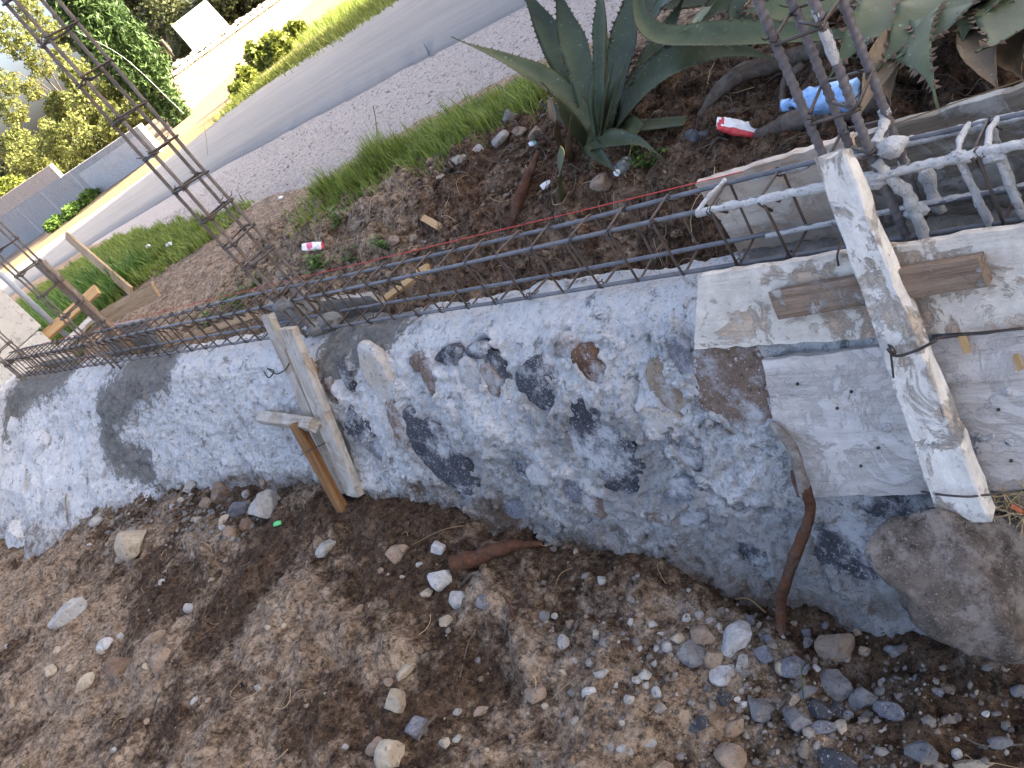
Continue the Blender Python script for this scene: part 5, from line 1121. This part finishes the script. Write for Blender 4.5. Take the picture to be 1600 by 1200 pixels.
# ================================================================== GRASS AND WEEDS
def blades(name, XY, hmin, hmax, wd, mat, seed, label, cat='grass', lean=.5, dirn=None, kind='stuff', zf=None, off=0):
    r = np.random.default_rng(seed); n = len(XY); h = r.uniform(hmin, hmax, n) * (0.4 + 1.1 * np.abs(noise(XY[:, 0] * 5, XY[:, 1] * 5, s=seed)))
    a = r.uniform(0, 6.28, n); ln = r.normal(lean, .3, n); dx = np.cos(a); dy = np.sin(a)
    z = (ground(XY[:, 0], XY[:, 1], False) if zf is None else zf) + off
    b = np.stack([XY[:, 0], XY[:, 1], z], -1); sdv = np.stack([-dy, dx, np.zeros(n)], -1); V = np.zeros((n, 7, 3)); ld = np.stack([dx, dy, np.zeros(n)], -1)
    for q, t in enumerate((0, .4, .75, 1.)):
        c = b + np.array([0, 0, 1.]) * (h * (t - .25 * np.abs(ln) * t * t))[:, None] + ld * (h * ln * t * t)[:, None]; w_ = wd * (1 - t ** 1.5) * .5
        if q < 3: V[:, 2 * q] = c + sdv * w_; V[:, 2 * q + 1] = c - sdv * w_
        else: V[:, 6] = c
    base = (np.arange(n) * 7)[:, None]
    T3 = np.array([[0, 1, 3], [0, 3, 2], [2, 3, 5], [2, 5, 4], [4, 5, 6]]); F = (base[:, None, :] * 0 + (np.arange(n) * 7)[:, None, None] + T3[None]).reshape(-1, 3)
    var = np.repeat(np.clip(r.normal(.5, .25, n), 0, 1), 7)
    return tag(obj(name, V.reshape(-1, 3), F, mat, attrs={'var': var}), label, cat, kind=kind)
def along(px, n, spread, seed, back=True):
    r = np.random.default_rng(seed); P = spline([bp(*q) for q in px], 200)[:, :2]; k = r.integers(0, 200, n); s_ = np.linspace(0, 1, 200)[k]
    return P[k] + r.normal(0, 1, (n, 2)) * np.asarray(spread)
G1 = [(500, 300), (580, 275), (650, 245), (720, 215), (790, 175), (850, 150)]
blades('bank_grass', along(G1, 6500, (.12, .12), 1), .05, .15, .0065, M['grass'], 51, 'lush green grass on the bank edge left of the agave')
blades('bank_grass', along([(640, 225), (720, 190), (800, 150)], 1800, (.12, .14), 2), .03, .10, .0065, M['grass'], 52, 'thinner grass fading into the gravel strip behind the bank')
rr2 = np.random.default_rng(3)
LX = np.stack([rr2.uniform(-13.5, -4.4, 75000), rr2.uniform(1.75, 5.0, 75000)], -1)
pxl = (LX - 0) ; keep = fbm(LX[:, 0] * 1.2, LX[:, 1] * 1.2, s=8, o=3) > -.55 + .9 * sst(-5.3, -4.4, LX[:, 0]) + .5 * sst(4.0, 4.8, LX[:, 1]) * sst(-8, -6, LX[:, 0]) + .9 * sst(2.25, 1.85, LX[:, 1]) * sst(-6.5, -5, LX[:, 0])
gb = np.array([hg_back(*q)[:2] for q in ((400, 318), (330, 375), (262, 425), (215, 450), (150, 500), (110, 540))])
keep &= LX[:, 1] < line_y(sh, LX[:, 0]) + .02 + .15 * fbm(LX[:, 0] * 4, LX[:, 1] * 4, s=23, o=2)
keep &= LX[:, 0] + .18 * fbm(LX[:, 0] * 3, LX[:, 1] * 3, s=19, o=2) < np.interp(LX[:, 1], gb[::-1, 1] if gb[0, 1] > gb[-1, 1] else gb[:, 1], gb[::-1, 0] if gb[0, 1] > gb[-1, 1] else gb[:, 0])
blades('field_grass', LX[keep], .05, .13, .012, M['grass'], 53, 'bright green grass covering the ground at the left behind the cage')
rr2 = np.random.default_rng(4); LW = np.stack([rr2.uniform(-10.5, -7.0, 6000), rr2.uniform(1.95, 2.9, 6000)], -1)
blades('tall_weeds', LW, .08, .26, .016, M['weed'], 54, 'dark rank weeds behind the far cage at the left edge', 'weeds')
def weed(px, py, n, R_, hgt, label, seed, back=True, mat='weed', lw=.03):
    r = np.random.default_rng(seed); c = (bp if back else hg)(px, py); e = empty('weed_plant', c, label, 'weed'); mbl = []; mbs = MB()
    for k in range(n):
        a = r.uniform(0, 6.28); el = r.uniform(.2, 1.3); L = R_ * r.uniform(.5, 1.1)
        d_ = np.array([math.cos(a) * math.cos(el), math.sin(a) * math.cos(el), math.sin(el) * hgt / R_]); tip = c + d_ * L
        mbs.add(*tube([c, c + d_ * L * .5 + np.array([0, 0, .004]), tip], [.0015, .0012, .001], 4))
        for q in range(3):
            p = c + d_ * L * (.5 + .25 * q); s_ = lw * r.uniform(.6, 1.1); a2_ = r.uniform(0, 6.28); ld = np.array([math.cos(a2_), math.sin(a2_), r.uniform(-.2, .4)]); sd_ = np.cross(ld, [0, 0, 1]); sd_ /= np.linalg.norm(sd_)
            mbl.append((np.array([p, p + ld * s_ * .5 + sd_ * s_ * .32, p + ld * s_ * .5 - sd_ * s_ * .32 + np.array([0, 0, .002]), p + ld * s_, p + ld * s_ * .5 + np.array([0, 0, -.003])]), [[0, 1, 4], [0, 4, 2], [1, 3, 4], [4, 3, 2]], r.uniform()))
    mbs.build('stems', M['weed'], e); m_ = MB(); var = []
    for V, F, q in mbl: m_.add(V, F); var += [q] * len(V)
    V, F = m_.out(); obj('leaves', V, F, M[mat], e, attrs={'var': var}); return e
weed(535, 350, 12, .09, .10, 'small dark leafy weed on the pale bank', 61)
weed(608, 392, 12, .09, .10, 'leafy weed right of the pink wrapper', 62)
weed(505, 418, 26, .10, .10, 'bushy green weed holding the pink and white wrapper', 63, lw=.035)
weed(380, 478, 26, .13, .13, 'yellow-green weed growing behind the cage left of the column', 64, lw=.035)
weed(405, 445, 14, .09, .09, 'small yellow-green weed just left of the column foot', 65)
weed(550, 412, 10, .07, .08, 'tiny weed between the wrapper weed and the cage', 66)
weed(330, 505, 18, .12, .10, 'low dark weed behind the long batten', 67)
weed(1015, 262, 16, .08, .10, 'fine green sprig beside the clear bottle', 68, lw=.02)
weed(130, 555, 14, .10, .08, 'yellowish weed behind the cage near its far end', 69)
for q, (pts) in enumerate([[(590, 235), (588, 195), (583, 165)], [(325, 245), (322, 215), (318, 195)]]):
    P = [bp(*pts[0])] + [hy(a_[0], a_[1], bp(*pts[0])[1]) for a_ in pts[1:]]
    tag(obj('grass_stalk', *tube(spline(P, 12), .003, 4), M['straw']), ('single dry grass stalk rising over the gravel strip', 'pale bent grass stalk standing against the road')[q], 'grass stalk')

# ================================================================== BACKGROUND
def far_wall(e, B, tops, th, mat, name, n=24, lo=0., hi=1., z0=0., z1=1.):
    """upright slab following a base line; height interpolated between its ends"""
    B0, B1 = np.array(B[0]), np.array(B[1]); h0, h1 = tops; dr = (B1 - B0)[:2]; nrm = np.array([-dr[1], dr[0]]) / np.linalg.norm(dr)
    if nrm @ (EYE[:2] - B0[:2]) > 0: nrm = -nrm
    V = []
    for k in range(n + 1):
        u = lo + (hi - lo) * k / n; p = B0 + (B1 - B0) * u; h = h0 + (h1 - h0) * u; q = np.r_[p[:2] + nrm * th, p[2]]
        zb = p[2] - (.4 if z0 == 0 else 0) + h * z0; zt = p[2] + h * z1
        V += [(p[0], p[1], zb), (p[0], p[1], zt), (q[0], q[1], zt), (q[0], q[1], zb)]
    F = [list(f) for f in grid_faces(n + 1, 4, True)] + [[0, 1, 2, 3], [n * 4 + 3, n * 4 + 2, n * 4 + 1, n * 4]]
    return obj(name, V, F, mat, e, False)
def top_z(px, py, P): return hplane(px, py, P, np.r_[-RM[:2, 2], 0.] / np.linalg.norm(RM[:2, 2]))[2]
B0 = hg_back(250, 238); B1 = hg_back(70, 362); h0 = top_z(213, 198, B0) - B0[2]; h1 = top_z(28, 312, B1) - B1[2]
B2 = B1 + (B1 - B0) * .9; h2 = h1 + (h1 - h0) * .3
gw = empty('grey_block_wall', B0, 'grey concrete block boundary wall beyond the road at the left', 'wall')
far_wall(gw, (B0, B2), (h0, h2), .2, M['block'], 'wall_body', 30)
nrm_ = (EYE - B0); nrm_[2] = 0; nrm_ /= np.linalg.norm(nrm_)
far_wall(gw, (B0 + nrm_ * .05, B2 + nrm_ * .05), (h0, h2), .06, M['block_l'], 'pale_panel', 10, .02, .24, .0, .80)
M['ledge'] = rock_mat('pale_ledge', (.42, .35, .29), (.54, .46, .39), None, 1.4, dust=.1)
far_wall(gw, (B0 - nrm_ * .25, B2 - nrm_ * .25), (h0, h2), .15, M['ledge'], 'rear_ledge', 10, .30, 1., .3, 1.45)
for k, u in enumerate((.26, .40, .54, .7)):
    far_wall(gw, (B0 + nrm_ * .012, B2 + nrm_ * .012), (h0, h2), .02, M['block_l'], 'mortar_joint', 1, u, u + .004, .0, .98)
E0 = hg_back(290, 180); E1 = hg_back(480, 10); k0 = top_z(245, 129, E0) - E0[2]; k1 = top_z(456, -18, E1) - E1[2]
E2 = E1 + (E1 - E0) * .8
bw = empty('beige_wall', E0, 'beige plastered wall with rough stone coping behind the white sign', 'wall')
far_wall(bw, (E0, E2), (k0 * .86, k1 * .86), .35, M['beige'], 'wall_body', 30)
dE = (E2 - E0); LE = np.linalg.norm(dE); dE /= LE; u = 0.; row = 0
for row in (0, 1):
    u = .1 * row
    while u < LE * .55:
        wv = random.uniform(.5, .95); hv = random.uniform(.13, .17) * k0 / 2; p = E0 + dE * (u + wv / 2); p[2] = E0[2] + (E1[2] - E0[2]) * (u / np.linalg.norm(E1 - E0)) + k0 * .86 + hv * (.95 + 1.75 * row)
        V = rock_verts(2, int(u * 100) + row, 8, .1, .7, .95) * np.array([wv / 2, .2, hv]); V = V[:, :1] * dE + V[:, 1:2] * np.array([-dE[1], dE[0], 0]) + V[:, 2:] * np.array([0, 0, 1.])
        obj('coping_stone', V + p, ICO[2][1], M['coping'], bw, False); u += wv * (1.02 if row == 0 else random.uniform(1.05, 1.6))
# white sign on its post
S0 = hg_back(338, 126); vn = np.r_[-RM[:2, 2], 0.]; vn /= np.linalg.norm(vn); vn = vn * .8 + np.array([vn[1], -vn[0], 0]) * -.6 if False else vn
sg = empty('road_sign', S0, 'blank white square sign on a pale post by the beige wall', 'sign')
def sp(px, py, off=0.): return hplane(px, py, S0 + vn * off, vn)
panel('sign_sheet', [sp(268, 40, .05), sp(321, -1, .05), sp(357, 38, .05), sp(305, 82, .05)], vn, .03, M['white_sign'], sg, jag=0)
obj('post', *tube([S0 + np.array([0, 0, -.2]), sp(306, 84), sp(295, 70)], .055, 8), M['post_paint'], sg)
S1 = hg_back(329, 140); o = obj('fence_post', *tube([S1 + np.array([0, 0, -.2]), hplane(296, 96, S1, vn)], .04, 8), M['bark']); tag(o, 'thin dark post standing left of the white sign', 'post')

def foliage(clumps, n, size, seed, asp=.55, shell=.45, droop=0.):
    r = np.random.default_rng(seed); vol = np.array([c[1] ** 2 for c in clumps]); pr_ = vol / vol.sum(); idx = r.choice(len(clumps), n, p=pr_)
    Cn = np.array([c[0] for c in clumps])[idx]; Rn = np.array([c[1] for c in clumps])[idx]; sq = np.array([c[2] if len(c) > 2 else 1. for c in clumps])[idx]
    d_ = r.normal(size=(n, 3)); d_ /= np.linalg.norm(d_, axis=1, keepdims=True); rad = Rn * (shell + (1 - shell) * r.uniform(0, 1, n) ** .6)
    # sub-clumps: pull leaves towards knots so that gaps open between them
    kn = np.array([noise(d_[:, q] * 3.1 + idx, d_[:, (q + 1) % 3] * 3.1, s=q + seed % 9) for q in range(3)]).T
    P = Cn + (d_ + .35 * kn) * rad[:, None] * np.stack([np.ones(n), np.ones(n), sq], -1)
    A = r.normal(size=(n, 3)); A[:, 2] -= droop; A /= np.linalg.norm(A, axis=1, keepdims=True); B = np.cross(A, r.normal(size=(n, 3))); B /= np.linalg.norm(B, axis=1, keepdims=True)
    s_ = size * r.uniform(.6, 1.3, n)[:, None]; V = np.stack([P - A * s_, P + B * s_ * asp, P + A * s_, P - B * s_ * asp], 1).reshape(-1, 3)
    F = np.arange(4 * n).reshape(n, 4); tone = np.clip(.45 + .3 * noise(P[:, 0] * .8 / max(size * 8, .2), P[:, 1] * .8 / max(size * 8, .2), P[:, 2] * .8 / max(size * 8, .2), s=3) + r.normal(0, .18, n), 0, 1)
    return V, F, np.repeat(tone, 4)
def tree(name, base, trunk, clumps, n, size, mat, label, cat='tree', group=None, seed=0, droop=0., asp=.55):
    e = empty(name, base, label, cat, group); m_ = MB()
    for pts, rad in trunk: m_.add(*tube(spline(pts, 14), np.interp(np.linspace(0, 1, 14), np.linspace(0, 1, len(rad)), rad), 7))
    if trunk: m_.build('trunk', M['bark'], e)
    V, F, t = foliage(clumps, n, size, seed, asp, droop=droop); obj('crown', V, F, M[mat], e, False, attrs={'var': t}); return e
def cl(px, py, r, y, sq=1.):
    P = hy(px, py, y); return (P, px2m(P, r), sq)
# cypress
cb = hg_back(284, 190); dC = depth(cb); H_ = 13.; r0 = 40 * dC / FPX
cc = [(cb + np.array([0, 0, .6 + 12.2 * u]), r0 * (.55 + .55 * min(1, u * 5)) * (1 - .75 * max(0, u - .35)), 1.5) for u in np.linspace(0, 1, 16)]
tree('cypress_tree', cb, [([cb + np.array([0, 0, -.3]), cb + np.array([0, 0, 4.]), cb + np.array([0, 0, 11.])], [.3, .2, .05])], cc, 26000, .16, 'fol_dark', 'dark green columnar cypress between the two boundary walls', seed=71, droop=-.9, asp=.3)
def broad(name, pxb, y, clumps, n, size, mat, label, seed, tr=None, rt=.22):
    top = np.mean([c[0] for c in clumps], 0); base = np.array([top[0], top[1], float(ground_base(np.array([top[0]]), np.array([top[1]]))[0])]) if pxb is None else hy(*pxb, y)
    trunk = [([base, base * .5 + top * .5 + np.array([.3, 0, 0]), top], [rt, rt * .7, rt * .3])] + [([base * .45 + top * .55, (top + c[0]) / 2, c[0]], [rt * .4, rt * .25, rt * .06]) for c in clumps[:6]]
    return tree(name, base, trunk, clumps, n, size, mat, label, seed=seed)
broad('broadleaf_tree', None, 0, [cl(330, 30, 42, 58), cl(395, 0, 48, 62), cl(300, 70, 30, 57), cl(440, -40, 55, 66), cl(260, 20, 36, 60), cl(350, -40, 50, 60)], 26000, .24, 'fol_olive', 'dark olive tree behind the white sign', 81, rt=.4)
broad('broadleaf_tree', None, 0, [cl(500, -25, 40, 70), cl(545, -50, 40, 72), cl(455, -20, 30, 70), cl(470, -70, 60, 70)], 16000, .24, 'fol_olive', 'olive tree above the far end of the beige wall', 82, rt=.4)
broad('broadleaf_tree', None, 0, [cl(205, 25, 30, 64), cl(170, -20, 40, 64), cl(230, -25, 40, 66), cl(240, 80, 22, 64)], 14000, .24, 'fol_olive', 'olive tree just behind the cypress', 83, rt=.35)
broad('acacia_tree', None, 0, [cl(150, 170, 40, 24), cl(190, 205, 34, 23), cl(110, 225, 44, 24), cl(60, 250, 36, 24), cl(195, 120, 36, 26), cl(120, 120, 28, 25), cl(220, 165, 26, 24), cl(25, 225, 26, 25), cl(90, 165, 22, 24), cl(145, 225, 30, 22)], 24000, .12, 'fol_yel', 'yellowish feathery tree behind the grey block wall', 84, rt=.2)
broad('acacia_tree', None, 0, [cl(20, 55, 34, 30), cl(60, 100, 22, 30), cl(8, 130, 22, 30), cl(75, 45, 20, 30), cl(20, 175, 24, 30), cl(50, 140, 18, 30), cl(95, 85, 16, 30), cl(45, 10, 22, 30)], 8000, .12, 'fol_yel', 'sparse light tree against the bright sky at the upper left', 85, rt=.12)
broad('acacia_tree', None, 0, [cl(150, 60, 34, 44), cl(120, 15, 30, 44), cl(185, 70, 30, 44), cl(100, 60, 18, 44)], 14000, .18, 'fol_olive', 'grey-green tree left of the cypress, behind the feathery ones', 86, rt=.25)
broad('far_tree', None, 0, [cl(40, 290, 40, 46), cl(95, 265, 40, 46), cl(-20, 320, 40, 46), cl(150, 235, 30, 46), cl(0, 260, 30, 46)], 14000, .22, 'fol_olive', 'dull tree showing low over the grey wall at the left', 87, rt=.25)
broad('yellow_bush', None, 0, [cl(8, 300, 26, 17.5), cl(-20, 310, 26, 17.5), cl(25, 288, 14, 17.5)], 4500, .10, 'grass_y', 'bright yellow sunlit bush at the left edge above the grey wall', 88, rt=.06)
# sunlit shrub and verge by the sandy strip
def gcl(px, py, r, sq=1.):
    P = hg_back(px, py); rr = px2m(P, r); return (P + np.array([0, 0, rr * .5]), rr, sq)
tree('roadside_shrub', hg_back(415, 115), [], [gcl(395, 135, 20), gcl(420, 105, 26), gcl(445, 88, 24), gcl(380, 150, 14), gcl(470, 62, 18)], 6000, .10, 'grass_y', 'bright yellow-green sunlit shrub on the verge beyond the road', 'shrub', seed=91)
hd = [(90, 358), (115, 340), (140, 318), (165, 295), (185, 278)]
for k, (x_, y_) in enumerate(hd):
    tree('hedge_shrub', hg_back(x_, y_), [], [gcl(x_, y_, 13), gcl(x_ + 8, y_ - 8, 11)], 1400, .07, 'weed', ['leftmost low dark shrub at the foot of the grey wall', 'second low shrub from the left along the grey wall', 'middle low shrub along the foot of the grey wall', 'fourth low shrub from the left along the grey wall', 'rightmost low shrub by the end of the grey wall'][k], 'shrub', 'shrubs along the grey wall', seed=95 + k)
rock(205, 262, 34, 18, 'r_rust', 'heap of reddish dry earth at the end of the grey wall', ang=-40, back=True, name='earth_heap', lv=3, zs=.7)
VG = along([(372, 163), (430, 118), (500, 72), (570, 28), (640, -15)], 9000, (.5, .45), 6)
blades('verge_grass', VG, .10, .28, .02, M['grass_y'], 55, 'yellow-green grass along the far edge of the road')
VG = along([(470, 60), (540, 20), (600, -10)], 5000, (.7, .7), 7)
blades('verge_grass', VG, .12, .32, .02, M['grass'], 56, 'green grass tufts behind the verge near the top edge')

# ================================================================== LAST DETAILS
WP = np.stack([WX, WY, WZ], -1).reshape(-1, 3); QC = (WP - EYE) @ RM; UV = np.stack([800 + FPX * QC[:, 0] / QC[:, 2], 600 + FPX * QC[:, 1] / QC[:, 2]], -1); okv = (WS.ravel() > .55) & (QC[:, 2] > 0)
def hw(px, py):      # the point of the wall surface seen there
    dd = np.where(okv, np.hypot(UV[:, 0] - px, UV[:, 1] - py), 9e9); cand = np.argsort(dd)[:12]; return WP[cand[np.argmin(QC[cand, 2])]]
for k, (x_, y_, w_, h_, mt, lb) in enumerate([
    (20, 668, 46, 40, 'r_white', 'white crumbling mortar lump at the left edge of the wall'), (55, 700, 60, 44, 'r_pale', 'pale mortar chunk at the far left bulge of the wall'), (30, 765, 70, 60, 'r_pale', 'large cracked pale mortar slab at the left edge'),
    (80, 800, 70, 56, 'r_grey', 'grey cracked mortar slab sloping to the soil at far left'), (25, 840, 60, 50, 'r_grey', 'lowest grey mortar slab at the left edge'), (120, 760, 54, 40, 'r_pale', 'flat mortar chunk at the foot of the far left wall'), (150, 735, 40, 26, 'r_pale', 'small mortar chunk beside the wet grey streak')]):
    P = hw(x_, y_); V = rock_verts(4, 1500 + k, 10, .12, .55, .85); a_ = px2m(P, w_) * .62; b_2 = px2m(P, h_) * .62
    nrm2 = np.array([.25, -.8, .55]); nrm2 /= np.linalg.norm(nrm2); ax_ = np.cross(nrm2, [0, 0, 1.]); ax_ /= np.linalg.norm(ax_); ay_ = np.cross(nrm2, ax_)
    V = V[:, :1] * ax_ * a_ + V[:, 1:2] * ay_ * b_2 + V[:, 2:] * nrm2 * min(a_, b_2) * .45
    o = obj('mortar_chunk', V, ICO[4][1], M['mortar'], smooth=False, attrs={'wet': np.zeros(len(V)), 'grey': np.full(len(V), .45 if mt == 'r_grey' else .2), 'soil': np.full(len(V), .25)}); o.location = Vector([float(q) for q in P - nrm2 * min(a_, b_2) * .18]); tag(o, lb, 'mortar chunk')
P0 = hy(118, 48, 19.); P1 = hy(288, 178, 19.); pm = hy(196, 92, 19.)
tag(obj('slack_cable', *tube(spline([P0, pm, P1], 30), .006, 4), M['white_pl']), 'thin pale cable sagging in front of the cypress', 'cable')
sp_ = empty('straw_tuft', hf(1570, 790, .02), 'tuft of yellow straw stuffed under the plywood at the right edge', 'straw'); mb = MB(); rs_ = np.random.default_rng(5)
for k in range(90):
    c = hf(rs_.uniform(1535, 1625), rs_.uniform(772, 815), rs_.uniform(.01, .05)); d_ = rs_.normal(size=3) * np.array([1, .5, .7]); d_ /= np.linalg.norm(d_); L_ = rs_.uniform(.015, .05); mb.add(*tube([c - d_ * L_, c + np.array([0, 0, .006]), c + d_ * L_], .0011, 3, False))
V, F = mb.out(); obj('stalks', V, F, M['straw'], sp_, attrs={'var': rs_.uniform(.3, 1, len(V))})
M['orange_pl'] = plain_mat('faded_orange_scrap', (.34, .10, .045), .6, .3, var=.4)
bag('red_scrap', hf(1592, 797, .04), .016, .005, .002, (.5, .5), [M['orange_pl']], lambda u, v: 0, 'small orange-red scrap in the straw at the right edge', 'scrap', 31)
for k, (x_, y_, l_, lb) in enumerate([(1508, 536, 30, 'frayed yellow splinter where the two boards meet'), (1592, 566, 26, 'orange knot splinter on the plywood near the right edge')]):
    A = hf(x_ - 5, y_ - l_ * .4, .032); B = hf(x_ + 5, y_ + l_ * .5, .032); plank('wood_splinter', A, B, .012, .006, fn, M['w_new'], label=lb, cat='splinter')
for k, (x_, y_) in enumerate([(1330, 612), (1308, 638), (1372, 700), (1246, 600), (1420, 640), (1560, 640), (1580, 720), (1345, 728)]):
    P = hf(x_, y_, .0235); V, F = tube([P - FN * .004, P + FN * .0015], .0032, 8); obj('nail_head', V, F, M['wire'], None).name = 'nail_head'
    o = bpy.data.objects[-1] if False else [q for q in C.objects if q.name.startswith('nail_head') and q.parent is None][0]
    o.parent = pl; o.matrix_parent_inverse = pl.matrix_world.inverted()
